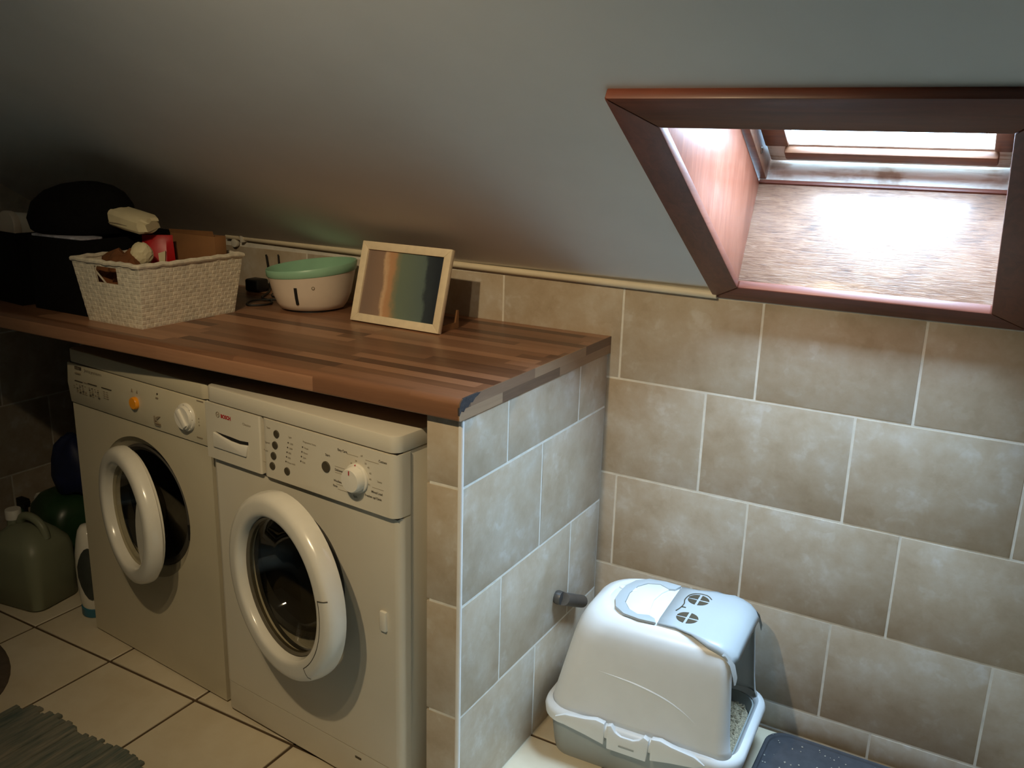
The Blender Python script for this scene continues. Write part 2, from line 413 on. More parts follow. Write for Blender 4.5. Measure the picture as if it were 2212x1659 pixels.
# sloping ceiling with the roof-window hole
hx0, hx1, hs0, hs1 = 0.318, 0.817, 0.066, 0.70
SMAX = (ZC - 1.049) / ST
CD = 0.015
def quad(xa, xb, sa, sb, d=CD):
    return [SL(xa, sa, d), SL(xb, sa, d), SL(xb, sb, d), SL(xa, sb, d)], [(0, 1, 2, 3)]
def slab(xa, xb, sa, sb, d0, d1):
    v = [SL(x, s, d) for x in (xa, xb) for s in (sa, sb) for d in (d0, d1)]
    return v, [(0, 1, 3, 2), (4, 6, 7, 5), (0, 4, 5, 1), (2, 3, 7, 6), (0, 2, 6, 4), (1, 5, 7, 3)]
SE = SMAX + 0.05
ceil = part('ceiling', merge(slab(XL - .08, hx0 - .012, -0.06, SE, CD, CD + .05), slab(hx1 + .012, XR + .08, -0.06, SE, CD, CD + .05),
                             slab(hx0 - .012, hx1 + .012, -0.06, hs0 - .012, CD, CD + .05), slab(hx0 - .012, hx1 + .012, hs1 + .012, SE, CD, CD + .05),
                             box(XL - .08, XR + .08, YF - .08, -SMAX * CT + .02, ZC, ZC + .06)), M_CEIL, smooth=False)
tag(ceil, 'grey painted sloping attic ceiling', kind='structure')

# trim between tiles and ceiling (slightly rising to the left) + pipe end and clip
trim = part('trim_1', tube([(-1.215, -0.008, 1.0725), (-0.43, -0.008, 1.0605), (0.262, -0.008, 1.0535)], 0.0085, 10), M_TRIM)
tag(trim, 'slim cream round moulding along the top of the tiles', kind='structure')
part('pipe_end', tube([(-1.285, -0.012, 1.0735), (-1.228, -0.012, 1.0728)], 0.0085, 10), M_TRIM, trim)
part('clip', merge(box(-1.222, -1.212, -0.022, 0.004, 1.060, 1.090), lathe([(0.013, -0.006), (0.013, 0.006)], 14, (-1.252, -0.012, 1.055), 'y')), M_WHITEP, trim, 0.002)
caulk = part('trim_2', slab(0.25, 1.6, -0.012, 0.0, 0.002, 0.02), M_CEIL, smooth=False); tag(caulk, 'grey caulk line under the roof window frame', kind='structure')

# ------------------------------------------------------------ roof window
win = thing('window_1', SL((hx0 + hx1) / 2, hs0, 0), label='wooden roof window in a deep lined opening with a dark red-brown surround', kind='structure')
WL = Vector(win.location)
def wpart(name, vf, mat, bevel=0.0, label=None, smooth=True):
    v = [tuple(Vector(p) - WL) for p in vf[0]]
    return part(name, (v, vf[1]), mat, win, bevel, 2, smooth, label=label)
def hexa(p, d0, d1):
    """prism over a polygon given in (x, s)"""
    return loft([[SL(x, s, d0) for x, s in p], [SL(x, s, d1) for x, s in p]])
ox0, ox1, os0, os1 = 0.252, 0.884, 0.0, 0.777
ix0, ix1, is0, is1 = hx0 + .003, hx1 - .003, hs0 + .004, hs1 - .004
F0, F1 = -0.003, 0.017
m_ = 0.0006
wpart('architrave_board', hexa([(ox0 + m_, os0), (ox1 - m_, os0), (ix1 - m_, is0), (ix0 + m_, is0)], F0, F1), M_ARCH, 0.003)
wpart('architrave_board', hexa([(ox0 + m_, os1), (ix0 + m_, is1), (ix1 - m_, is1), (ox1 - m_, os1)], F0, F1), M_ARCH, 0.003)
wpart('architrave_board', hexa([(ox0, os0 + m_), (ix0, is0 + m_), (ix0, is1 - m_), (ox0, os1 - m_)], F0, F1), M_ARCHV, 0.003)
wpart('architrave_board', hexa([(ox1, os0 + m_), (ox1, os1 - m_), (ix1, is1 - m_), (ix1, is0 + m_)], F0, F1), M_ARCHV, 0.003)
D0, D1, TK = 0.004, 0.246, 0.012
sb = lambda d: 0.066 + 0.024 * (d / 0.246)     # lower lining leans a little inwards
wpart('lining_board', loft([[SL(hx0 - TK, sb(d) - TK, d), SL(hx1 + TK, sb(d) - TK, d), SL(hx1 + TK, sb(d), d), SL(hx0 - TK, sb(d), d)] for d in (D0, D1)]), M_SILL, 0.0008, label='sun-bleached lower lining board')
wpart('lining_board', slab(hx0 - TK, hx0, 0.06, hs1, D0, D1), M_LINE, 0.0008)
wpart('lining_board', slab(hx1, hx1 + TK, 0.06, hs1, D0, D1), M_LINE, 0.0008)
wpart('lining_board', slab(hx0 - TK, hx1 + TK, hs1, hs1 + TK, D0, D1), M_LINE, 0.0008)
# outer box frame and sash
fx0, fx1, fs0, fs1 = 0.334, 0.806, 0.092, 0.690
E0, E1 = 0.249, 0.326
wpart('frame_rail', slab(fx0 - .045, fx1 + .045, fs0 - .045, fs0 + .004, E0, E1), M_LEDGE, 0.003, 'weathered whitish bottom ledge')
wpart('joint_bead', slab(hx0, hx1, sb(D1) - .004, sb(D1) + .0045, D1 - .004, E0 + .001), M_ARCH, 0.001)
wpart('frame_rail', slab(fx0 - .045, fx1 + .045, fs1, fs1 + .045, E0, E1), M_SASH, 0.003)
wpart('frame_rail', slab(fx0 - .045, fx0, fs0 + .004, fs1, E0, E1), M_SASH, 0.003)
wpart('frame_rail', slab(fx1, fx1 + .045, fs0 + .004, fs1, E0, E1), M_SASH, 0.003)
G0, G1 = 0.286, 0.322
px0, px1, ps0, ps1 = 0.386, 0.772, 0.172, 0.640
wpart('sash_rail', slab(fx0 + .002, fx1 - .002, fs0 + .012, ps0, G0 + .006, G1), M_LEDGE, 0.003)
wpart('sash_rail', slab(px0 - .01, px1 + .01, 0.138, ps0 - .004, G0 - .012, G0 + .008), M_SASH, 0.005)
wpart('sash_rail', slab(fx0 + .002, fx1 - .002, ps1, fs1 - .002, G0, G1), M_SASH, 0.003)
wpart('sash_rail', slab(fx0 + .002, px0, ps0 - .001, ps1 + .001, G0, G1), M_SASH, 0.003)
wpart('sash_rail', slab(px1, fx1 - .002, ps0 - .001, ps1 + .001, G0, G1), M_SASH, 0.003)
wpart('pane', quad(px0 - .005, px1 + .005, ps0 - .005, ps1 + .005, 0.308), M_PANE, 0, smooth=False)
def ring3(c, ax, r, rr):
    ax = Vector(ax).normalized(); a = ax.orthogonal().normalized(); b = ax.cross(a)
    return tube([Vector(c) + a * r * math.cos(t * PI / 8) + b * r * math.sin(t * PI / 8) for t in range(17)], rr, 6, False)
wpart('screw_cup', ring3(SL(fx0 + .001, 0.185, 0.268), (1, 0, 0), 0.006, 0.0016), M_STEEL)
wpart('screw_cup', ring3(SL(fx1 - .001, 0.150, 0.268), (1, 0, 0), 0.006, 0.0016), M_STEEL)
portal = add_light('roof_window_portal', 'AREA', SL((px0 + px1) / 2, (ps0 + ps1) / 2, 0.318), 1, (1, 1, 1))
portal.data.shape = 'RECTANGLE'; portal.data.size = px1 - px0; portal.data.size_y = ps1 - ps0; portal.data.cycles.is_portal = True
portal.rotation_euler = Vector((0, -ST, -CT)).to_track_quat('-Z', 'Y').to_euler()

# ------------------------------------------------------------ tiled partition and worktop
PD = 0.6658
partn = part('wall_partition', box(-0.072, -0.0008, -PD + .0008, -0.001, 0, 0.881), M_GROUT, smooth=False)
tag(partn, 'tiled half-height partition carrying the end of the worktop', kind='structure')
ZP = 0.7431
tile_rows(partn, lambda a, z, p: (-0.009 + p, a, z), -PD + .005, -0.0005,
          [(ZP, 0.882, -0.4911), (ZP - .25, ZP, -0.3342), (ZP - .5, ZP - .25, -0.5039), (0.0, ZP - .5, -0.3349)], PI / 2)
for z0, z1 in ((ZP, .882), (ZP - .25, ZP), (ZP - .5, ZP - .25), (0, ZP - .5)):
    part('wall_tile', box(-0.081 + g, -0.006, -PD, -PD + .009, z0 + g, z1 - g), M_WTILE, partn, 0.0015)
part('edge_trim', tube([(-0.003, -PD + .003, 0.0), (-0.003, -PD + .003, 0.882)], 0.0056, 10), M_EDGE, partn)

ZT, ZB, WD = 0.9239, 0.8821, 0.6843
top = thing('worktop', (0, 0, 0), label='long wood-strip laminate worktop over the washing machines', cat='worktop')
rr = 0.014
prof = [(-0.0015, ZB), (-0.0015, ZT)] + [(-WD + rr - rr * math.sin(a), ZT - rr + rr * math.cos(a)) for a in [k * PI / 14 for k in range(8)]] + \
       [(-WD + .004 - .004 * math.cos(a), ZB + .004 - .004 * math.sin(a)) for a in [k * PI / 6 for k in range(4)]]
part('slab', prism(prof, XL + .001, 0.004, 'yz'), M_TOP, top, ang=30)
part('edge_strip', prism(prof, 0.004, 0.0062, 'yz'), M_TOPEND, top, ang=30)
chip = [(-.6845, .8935), (-.678, .902), (-.670, .8985), (-.664, .905), (-.655, .9045), (-.648, .911), (-.640, .910), (-.632, .9165), (-.622, .919), (-.612, .9238), (-.640, .9243), (-.672, .9241), (-.681, .9165), (-.6855, .907)]
part('chipped_corner', prism(chip, 0.003, 0.0069, 'yz'), M_CHIP, top, smooth=False, label='dark bare chipboard at the broken corner')

# ------------------------------------------------------------ front-right washing machine (closed door)
def lettering(parent, body, x, z, h, mat, y, bold=0.0, width=None):
    me = text_mesh(body, h * 1.35, bold)
    xs = [v.co.x for v in me.vertices]
    o = link('lettering', me, mat, parent, (x, y, z), (PI / 2, 0, 0))
    if width and xs: o.scale.x = width / max(1e-6, max(xs) - min(xs))
    return o
def plate_with_hole(x0, x1, z0, z1, cx, cz, R, y0, y1, n=64):
    outer, inner = [], []
    for k in range(n):
        a = 2 * PI * k / n; c_, s_ = math.cos(a), math.sin(a)
        t = min(((x1 - cx) if c_ > 0 else (x0 - cx)) / c_ if abs(c_) > 1e-6 else 9, ((z1 - cz) if s_ > 0 else (z0 - cz)) / s_ if abs(s_) > 1e-6 else 9)
        outer.append((cx + t * c_, cz + t * s_)); inner.append((cx + R * c_, cz + R * s_))
    # snap nearest ring points to the four corners
    for X in (x0, x1):
        for Z in (z0, z1):
            j = min(range(n), key=lambda q: (outer[q][0] - X) ** 2 + (outer[q][1] - Z) ** 2); outer[j] = (X, Z)
    rings = [[(p[0], y1, p[1]) for p in outer], [(p[0], y0, p[1]) for p in outer], [(p[0], y0, p[1]) for p in inner], [(p[0], y1, p[1]) for p in inner]]
    return loft(rings, False, False)
wm = thing('washing_machine', (-0.690, -0.645, 0), math.radians(-5.5),
           label='white washing machine with closed door, red-lettered badge and round dark buttons, beside the tiled partition', cat='washing machine')
MWID = 0.577
def shell(x0, x1, y0, y1, z0, z1, t=.004):
    return merge(box(x0, x0 + t, y0, y1, z0, z1), box(x1 - t, x1, y0, y1, z0, z1), box(x0 + t, x1 - t, y1 - t, y1, z0, z1), box(x0 + t, x1 - t, y0, y1 - t, z0, z0 + t), box(x0 + t, x1 - t, y0, y1 - t, z1 - t, z1))
part('cabinet', shell(0.002, MWID - .002, 0.012, 0.40, 0.012, 0.80), M_WHITEM, wm, 0.001)
def front_plate(x0, x1, z0, z1, y0, y1, r=0.018):
    """plate with rounded vertical right and left edges"""
    pts = [(x0, y1)] + [(x0 + r - r * math.cos(a), y0 + r - r * math.sin(a)) for a in [k * PI / 10 for k in range(6)]] + \
          [(x1 - r + r * math.sin(a), y0 + r - r * math.cos(a)) for a in [k * PI / 10 for k in range(6)]] + [(x1, y1)]
    return prism(pts, z0, z1, 'xy')
DX, DZ, DR, Dr, DEP = 0.262, 0.459, 0.205, 0.156, 0.042
part('front_panel', plate_with_hole(0.016, MWID - .016, 0.0865, 0.6655, DX, DZ, 0.158, 0.0, 0.03), M_WHITEM, wm, ang=30)
for q0, q1 in ((0.0, 1), (MWID, -1)):
    part('front_edge', prism([(q0, 0.03)] + [(q0 + q1 * (.016 - .016 * math.cos(a)), .016 - .016 * math.sin(a)) for a in [k * PI / 10 for k in range(6)]] + [(q0 + q1 * .0162, 0.03)], 0.0865, 0.6655, 'xy'), M_WHITEM, wm)
part('kick_panel', front_plate(0, MWID, 0.010, 0.0845, 0.0, 0.03), M_WHITEM, wm)
part('kick_mark', box(0.440, 0.458, -0.0008, 0.002, 0.066, 0.071), M_BTN, wm)
part('seam', box(0.01, MWID - .01, 0.006, 0.03, 0.0845, 0.0865), M_DARK, wm)
part('seam', box(0.004, MWID - .004, -0.004, 0.03, 0.6655, 0.6690), M_DARK, wm)
part('seam', box(0.004, MWID - .004, -0.004, 0.03, 0.7985, 0.8010), M_DARK, wm)
CY = -0.012
part('control_panel', front_plate(0.1885, MWID, 0.669, 0.7985, CY, 0.03, 0.02), M_WHITEM, wm)
dr = part('detergent_drawer', front_plate(0.0, 0.187, 0.669, 0.7985, CY, 0.03, 0.004), M_WHITEM, wm)
part('lid', front_plate(0, MWID, 0.801, 0.836, CY + .002, 0.40, 0.022), M_WHITEM, wm, 0.003)
hd = [(0.036, 0.7349), (0.060, 0.7335), (0.090, 0.7325), (0.120, 0.731), (0.1475, 0.7335), (0.1475, 0.7265), (0.120, 0.7235), (0.090, 0.7245), (0.060, 0.729)]
part('handle_recess', prism(hd, CY - .0006, CY + .004), M_DARK, dr, smooth=False)
cup = [(0.030, 0.733), (0.060, 0.728), (0.090, 0.7235), (0.120, 0.7225), (0.1475, 0.7255), (0.140, 0.698), (0.028, 0.698)]
part('handle_cup', prism(cup, CY - .004, CY + .002), M_WHITEP, dr, 0.002)
em = part('emblem', merge(ring3((0.047, CY - .0005, 0.7765), (0, 1, 0), 0.0062, 0.0006), box(0.0435, 0.0445, CY - .0008, CY, 0.772, 0.781), box(0.0495, 0.0505, CY - .0008, CY, 0.772, 0.781), box(0.0445, 0.0495, CY - .0008, CY, 0.776, 0.777)), M_PRINTL, dr)
lettering(dr, 'BOSCH', 0.0575, 0.7715, 0.0085, M_RED, CY - .0006, 0.0006, 0.034)
lettering(dr, 'Classixx', 0.1310, 0.7700, 0.0055, M_PRINTL, CY - .0006, 0.0, 0.027)
for bx_, bz_ in ((0.241, 0.7725), (0.235, 0.7465), (0.229, 0.7215), (0.224, 0.6975), (0.270, 0.6965)):
    part('button', lathe([(0.0086, -.004), (0.0086, 0.0008), (0.0078, 0.0022)], 20, (bx_, CY, bz_), 'y'), M_BTN, wm)
part('button', lathe([(0.0118, -.004), (0.0118, 0.001), (0.0108, 0.0026)], 24, (0.388, CY, 0.7345), 'y'), M_BTN, wm)
for k in range(5):
    part('indicator', disc(0.2764 - .0023 * k, 0.761 - .01085 * k, 0.0017, CY - .0006, CY + .001, 10), M_PRINT, wm)
    lettering(wm, ('1200', '1000', '800', '600', 'Rinse hold')[k], 0.2806 - .0023 * k, 0.7585 - .0108 * k, 0.0042, M_PRINTL, CY - .0006)
for k in range(4):
    part('indicator', disc(0.3199 - .0022 * k, 0.7613 - .0108 * k, 0.0017, CY - .0006, CY + .001, 10), M_PRINT, wm)
    lettering(wm, ('Wash', 'Rinse', 'Spin', 'End')[k], 0.3245 - .0022 * k, 0.7588 - .0108 * k, 0.0042, M_PRINTL, CY - .0006)
lettering(wm, 'Spin', 0.2782, 0.7725, 0.0045, M_PRINTL, CY - .0006)
lettering(wm, 'Programme Status', 0.3217, 0.7720, 0.0042, M_PRINTL, CY - .0006, 0, 0.038)
for a, x_, z_ in (('Stain', .2105, .7795), ('Speed', .2035, .7455), ('Rinse', .1985, .7265), ('Less', .193, .7000)):
    lettering(wm, a, x_, z_, 0.0045, M_PRINTL, CY - .0006)
for a, x_, z_, w_ in (('Easy Care', .4222, .7772, .026), ('Cottons', .5330, .7785, .021), ('Delicates', .4130, .7330, .023), ('Woollens', .4088, .7090, .0235), ('Rinse', .4068, .6978, .012),
                      ('Spin', .4635, .6890, .0105), ('Mixed Load', .5127, .7112, .029), ('Freshen up/15min', .4952, .6996, .0440), ('Start', .3867, .7585, .013)):
    lettering(wm, a, x_, z_, 0.0052, M_PRINT, CY - .0006, 0.0001, w_)
for a, x_, z_ in (('off', .4850, .7790), ('40', .4570, .7570), ('30', .4695, .7650), ('30', .4955, .7655), ('40', .5030, .7590), ('60', .5080, .7482), ('60', .5075, .7360), ('90', .5042, .7238), ('40', .4960, .7122), ('Stains', .5290, .7362)):
    lettering(wm, a, x_, z_, 0.0040, M_PRINTL, CY - .0006)
for x0, x1, z_ in ((.447, .478, .7762), (.498, .533, .7745), (.413, .440, .7420), (.413, .436, .7290), (.416, .452, .7045), (.420, .455, .6945), (.515, .545, .7225)):
    part('print_line', box(x0, x1, CY - .0004, CY, z_ - .0003, z_ + .0003), M_PRINTL, wm, smooth=False)
kn = part('programme_dial', lathe([(0.0300, -.004), (0.0300, 0.004), (0.0285, 0.0055), (0.0262, 0.0058), (0.0245, 0.020), (0.0225, 0.0225), (0.0, 0.0232)], 36, (0.475, CY, 0.7315), 'y', True), M_WHITEP, wm)
part('dial_mark', merge(box(0.4742, 0.4756, CY - .0245, CY - .0228, 0.744, 0.7525), disc(0.475, 0.7595, 0.0014, CY - .0066, CY - .004, 10)), M_RED, kn)
part('screw', disc(MWID - .006, 0.735, 0.0025, 0.0105, 0.014, 10), M_BTN, wm)

def ring_door(parent, c, R, r, dep, inset=0.0):
    """thick rounded porthole ring; profile as (radius, distance towards viewer)"""
    p = [(r - .006, 0.0), (r - .003, dep * .55), (r - .001, dep * .82), (r + .002, dep * .93), (r + .007, dep * .99), (r + .013, dep), (R - .020, dep * .995), (R - .012, dep * .95), (R - .006, dep * .83), (R - .002, dep * .62), (R, dep * .30), (R - .001, 0.0)]
    return torus_prof(p, 64, c, 'y')
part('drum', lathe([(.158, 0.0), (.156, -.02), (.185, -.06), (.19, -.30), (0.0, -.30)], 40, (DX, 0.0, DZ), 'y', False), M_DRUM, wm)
part('door_seal', torus_prof([(.158, .002), (.150, .004), (.143, -.004), (.146, -.03), (.158, -.03)], 48, (DX, 0, DZ), 'y'), M_RUBBER, wm)
bd = thing('door', (0.100, -0.006, DZ)); bd.parent = wm; bd.rotation_euler = (0, 0, math.radians(-10))
part('door_ring', ring_door(bd, (DR, 0.0, 0), DR, Dr, DEP), M_WHITEP, bd, ang=50)
part('door_back', torus_prof([(Dr - .012, -.004), (Dr - .012, .002), (DR - .006, .002), (DR - .010, -.006)], 56, (DR, 0, 0), 'y'), M_RUBBER, bd)
part('inner_rim', torus_prof([(Dr - .012, .010), (Dr - .011, .018), (Dr - .006, .022), (Dr + .002, .010)], 56, (DR, 0, 0), 'y'), M_RIM, bd)
part('door_glass', lathe([(Dr - .006, .018), (Dr - .012, .016), (Dr - .026, .0), (Dr - .036, -.03), (Dr - .055, -.055), (Dr - .085, -.068), (0.0, -.072)], 48, (DR, 0, 0), 'y', False), M_DGLASS, bd)
def rad_seam(deg, w):
    a = math.radians(deg)
    return tube([(DR + q * math.cos(a), -h, q * math.sin(a)) for q, h in ((Dr + .017, DEP + .0003), (DR - .020, DEP * 1.0), (DR - .012, DEP * .955), (DR - .006, DEP * .835))], w, 6)
part('handle_seam', merge(tube([(DR + (Dr + .017) * math.cos(a), -DEP - .0002, (Dr + .017) * math.sin(a)) for a in [math.radians(-52 + 66 * k / 16) for k in range(17)]], .0008, 6), rad_seam(14, .0011), rad_seam(-52, .0006)), M_BTN, bd)
part('door_latch', box(0.522, 0.540, -0.006, 0.006, 0.410, 0.455), M_WHITEP, wm, 0.003)

# ------------------------------------------------------------ older washing machine with its door ajar
w2 = thing('washing_machine', (-1.285, -0.578, 0), math.radians(-5.2),
           label='older white washing machine with its porthole door ajar and an orange round button', cat='washing machine')
ZW = 0.578
part('cabinet', shell(0.002, ZW - .002, 0.02, 0.46, 0.012, 0.79), M_WHITEM2, w2, 0.001)
# front panel with round hole
hc, hz_, HR = 0.290, 0.452, 0.187
part('front_panel', plate_with_hole(0, ZW, 0.006, 0.6765, hc, hz_, HR, 0.0, 0.03), M_WHITEM2, w2, ang=30)
part('seam', box(0.004, ZW - .004, 0.002, 0.03, 0.6765, 0.6795), M_DARK, w2)
part('seam', box(0.004, ZW - .004, 0.0005, 0.03, 0.7885, 0.7905), M_DARK, w2)
part('control_panel', prism([(-0.004, 0.6795), (-0.009, 0.735), (-0.005, 0.7885), (0.03, 0.7885), (0.03, 0.6795)], 0, ZW, 'yz'), M_WHITEM2, w2, 0.002)
part('lid', front_plate(0, ZW, 0.7905, 0.826, -0.003, 0.46, 0.02), M_WHITEM2, w2, 0.003)
part('door_recess', lathe([(HR, 0.0), (HR - .006, -.012), (HR - .022, -.018), (HR - .024, -.02)], 56, (hc, 0.0, hz_), 'y', False), M_WHITEM2, w2, ang=60)
part('door_seal', torus_prof([(HR - .024, -.020), (HR - .030, -.014), (HR - .040, -.020), (HR - .040, -.05), (HR - .024, -.05)], 48, (hc, 0, hz_), 'y'), M_RUBBER, w2)
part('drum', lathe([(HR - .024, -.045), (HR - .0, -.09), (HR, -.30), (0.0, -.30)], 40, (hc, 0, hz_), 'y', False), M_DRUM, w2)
part('door_hook_slot', box(hc + .168, hc + .176, 0.006, 0.014, hz_ - .045, hz_ - .005), M_DARK, w2)
# ajar door hinged at the left
al = math.radians(13)
dh = thing('door', (0.150, -0.006, 0.458)); dh.parent = w2; dh.rotation_euler = (0, 0, -al)
del_r = 0.175
part('door_ring', ring_door(dh, (del_r, 0.0, 0), del_r, 0.134, 0.034), M_WHITEP, dh, ang=50)
part('door_back', torus_prof([(0.120, -.006), (0.120, .004), (del_r - .006, .004), (del_r - .012, -.010), (0.13, -.012)], 48, (del_r, 0.0, 0), 'y'), M_WHITEP, dh)
part('door_glass', lathe([(0.132, .010), (0.116, .004), (0.104, -.03), (0.084, -.050), (0.0, -.056)], 44, (del_r, 0, 0), 'y', False), M_DGLASS, dh)
cr = [(.132 * math.cos(a), .132 * math.sin(a)) for a in [math.radians(-66 + 116 * k / 14) for k in range(15)]]
cr += [(.132 * math.cos(a) - .100 * math.cos((a + .14) * 1.55), .132 * math.sin(a)) for a in [math.radians(50 - 116 * k / 14) for k in range(1, 14)]]
part('added_crescent', prism([(del_r + x, z) for x, z in cr], -.012, -.009), M_WHITEP, dh, smooth=False)  # made-up white plate, imitates a pale crescent in the door glass
YZ = -0.0092
def zmark(name, vf, mat): return part(name, vf, mat, w2, smooth=False)
lg = zmark('badge', box(0.0385, 0.0675, YZ + .0022, 0, 0.7755, 0.7838), M_PRINT)
for k in range(3): part('badge_bar', box(0.0445 + k * .007, 0.0455 + k * .007, YZ + .0012, YZ + .004, 0.7765, 0.7828), M_PRINTL, lg, smooth=False)
for x0, x1, z0, h_, mt in ((.041, .066, .7650, .0028, M_PRINTL), (.037, .073, .7440, .0022, M_PRINT), (.078, .096, .7452, .0022, M_PRINTL), (.098, .138, .7462, .0022, M_PRINT), (.160, .203, .7468, .0020, M_PRINT)):
    zmark('print_line', box(x0, x1, YZ - .0006, YZ + .004, z0, z0 + h_), mt)
lettering(w2, 'Jetsystem', 0.0827, 0.7765, 0.0085, M_PRINTL, YZ + .0016, 0, 0.080)
random.seed(3)
for gx in range(9):
    for gz in range(5):
        if random.random() < 0.25: continue
        x_ = 0.030 + gx * 0.0130 + (0.006 if gx > 4 else 0) + random.uniform(-.001, .001); z_ = 0.7350 - gz * 0.0052
        zmark('print_dot', box(x_, x_ + .0055, YZ - .0006, YZ + .004, z_, z_ + .0022), M_PRINT if (gx + gz) % 3 == 0 else M_PRINTL)
for gx in range(2):
    for gz in range(4):
        zmark('print_dot', box(0.166 + gx * .013, 0.174 + gx * .013, YZ - .0004, YZ + .004, 0.7375 - gz * .0055, 0.7395 - gz * .0055), M_PRINTL)
zmark('print_triangle', prism([(.2885, .760), (.2945, .760), (.2915, .769)], YZ + .0008, YZ + .004), M_PRINTL)
zmark('print_triangle', prism([(.3100, .760), (.3158, .760), (.3129, .768)], YZ + .0008, YZ + .004), M_PRINTL)
zmark('print_dot', disc(.395, .7735, .0022, YZ + .0012, YZ + .004, 10), M_PRINT)
zmark('print_dot', box(.3895, .3985, YZ + .0006, YZ + .004, .7615, .7650), M_PRINTL)
part('button', lathe([(0.0155, -.006), (0.0155, 0.006), (0.0138, 0.0085), (0.0, 0.009)], 28, (0.3045, YZ, 0.7345), 'y', True), M_YELLOW, w2, label='orange round push button')
pic = zmark('drying_symbol', merge(box(.3770, .3790, YZ - .0006, YZ + .004, .698, .716), box(.3770, .399, YZ - .0006, YZ + .004, .6975, .6990), box(.3775, .399, YZ - .0006, YZ + .004, .6935, .6955),
                                prism([(.3770 + .022 * (1 - math.cos(a)), .700 + .018 * math.sin(a)) for a in [PI / 2 * k / 6 + 0.4 for k in range(6)]][::-1] + [(.383, .704)], YZ - .0006, YZ + .004),
                                tube([(.381, YZ, .712), (.396, YZ, .700)], .0011, 6)), M_PRINTL)
kb = part('programme_dial', lathe([(0.0335, -.006), (0.0335, 0.003), (0.032, 0.005), (0.029, 0.0055), (0.027, 0.0125), (0.0, 0.013)], 40, (0.506, YZ, 0.7385), 'y', True), M_WHITEP, w2)
part('dial_grip', prism([(0.506 + math.cos(a) * s - math.sin(a) * t, 0.7385 + math.sin(a) * s + math.cos(a) * t) for a in (math.radians(-52),) for s, t in ((-.022, -.0085), (.024, -.0075), (.024, .0075), (-.022, .0085))], YZ - .018, YZ - .006), M_WHITEP, kb, 0.003)
for a in range(0, 360, 45):
    part('dial_mark', disc(0.506 + .0305 * math.cos(math.radians(a)), 0.7385 + .0305 * math.sin(math.radians(a)), .0011, YZ - .0058, YZ - .004, 8), M_PRINTL, kb)
for x0, x1, z0 in ((.545, .569, .7845), (.538, .5585, .6950)):
    zmark('print_line', box(x0, x1, -0.0062 if z0 > .75 else -.0066, 0, z0, z0 + .0024), M_PRINTL)
for k in range(3): zmark('print_dot', disc(.553, .744 - .008 * k, .0016, YZ - .0002, YZ + .004, 8), M_PRINTL)

# ------------------------------------------------------------ cat litter box
LB = thing('litter_box', (0.257, -0.213, 0), math.radians(2.5), label='white hooded cat litter box with light grey flip lid and handle, beside the partition', cat='litter box')
tray_r = [(0.0, -.205, .200, -.138, .138, .05), (.02, -.208, .204, -.141, .141, .05), (.112, -.218, .216, -.150, .150, .055), (.114, -.210, .208, -.142, .142, .05), (.022, -.200, .196, -.133, .133, .045)]
part('tray', loft([[(x, y, z) for x, y in rrect(a, b, c, d, r, 8)] for z, a, b, c, d, r in tray_r]), M_LTRAY, LB, ang=50)
rim_r = [(.098, -.216, .216, -.148, .148, .055), (.096, -.228, .235, -.160, .160, .062), (.112, -.230, .238, -.162, .162, .064), (.124, -.226, .234, -.158, .158, .062), (.128, -.215, .222, -.148, .148, .056), (.118, -.210, .212, -.143, .143, .05), (.098, -.216, .216, -.148, .148, .055)]
part('rim', loft([[(x, y, z) for x, y in rrect(a, b, c, d, r, 8)] for z, a, b, c, d, r in rim_r], False, False), M_LITTER, LB, ang=60)
# hood shell, open at the right end
SEG = 10
def hring(z, x0, x1, h, rl, rr_): return [(x, y, z) for x, y in rrect(x0, x1, -h, h, (rr_, rl, rl, rr_), SEG)]
HR_ = [hring(.122, -.216, .216, .150, .058, .030), hring(.14, -.212, .208, .148, .060, .028), hring(.18, -.203, .203, .145, .062, .026), hring(.25, -.188, .198, .1385, .068, .024), hring(.30, -.177, .194, .134, .074, .024),
       hring(.325, -.170, .192, .1305, .080, .024), hring(.345, -.160, .190, .1245, .084, .024), hring(.358, -.149, .190, .116, .086, .024), hring(.366, -.134, .182, .106, .086, .024),
       hring(.369, -.124, .175, .098, .084, .02), hring(.3665, -.119, .170, .094, .082, .02), hring(.370, -.112, .165, .089, .080, .02), hring(.3715, -.09, .15, .07, .065, .015), hring(.3722, -.04, .10, .03, .03, .01)]
V, F = loft(HR_, False, True)
NP = len(HR_[0])
def keep(f):
    if len(f) > 4: return True
    cx = sum(V[i][0] for i in f) / 4; i0 = min(f) // NP; js = sorted(i % NP for i in f)
    right = js[0] == 0 and js[-1] == NP - 1
    if right: return False
    return not (i0 >= 7 and cx > .165)
F = [f for f in F if keep(f)]
hood = part('hood', (V, F), M_LITTER, LB, ang=50)
md = hood.modifiers.new('shell', 'SOLIDIFY'); md.thickness = 0.003; md.offset = -1
# moulded curved ridge on the two long sides
for sgn in (-1, 1):
    pts = [(-.125, .246), (-.06, .243), (.0, .238), (.06, .226), (.105, .208), (.14, .186), (.168, .160)]
    def yy(z): return sgn * (.150 - (z - .122) * (.150 - .134) / .178)
    part('moulded_ridge', tube(smooth_path([(x, yy(z) - sgn * .0015, z) for x, z in pts], 4), [0.0004 + 0.0028 * math.sin(PI * (k / 24) ** 0.8) for k in range(25)], 8), M_LITTER, hood)
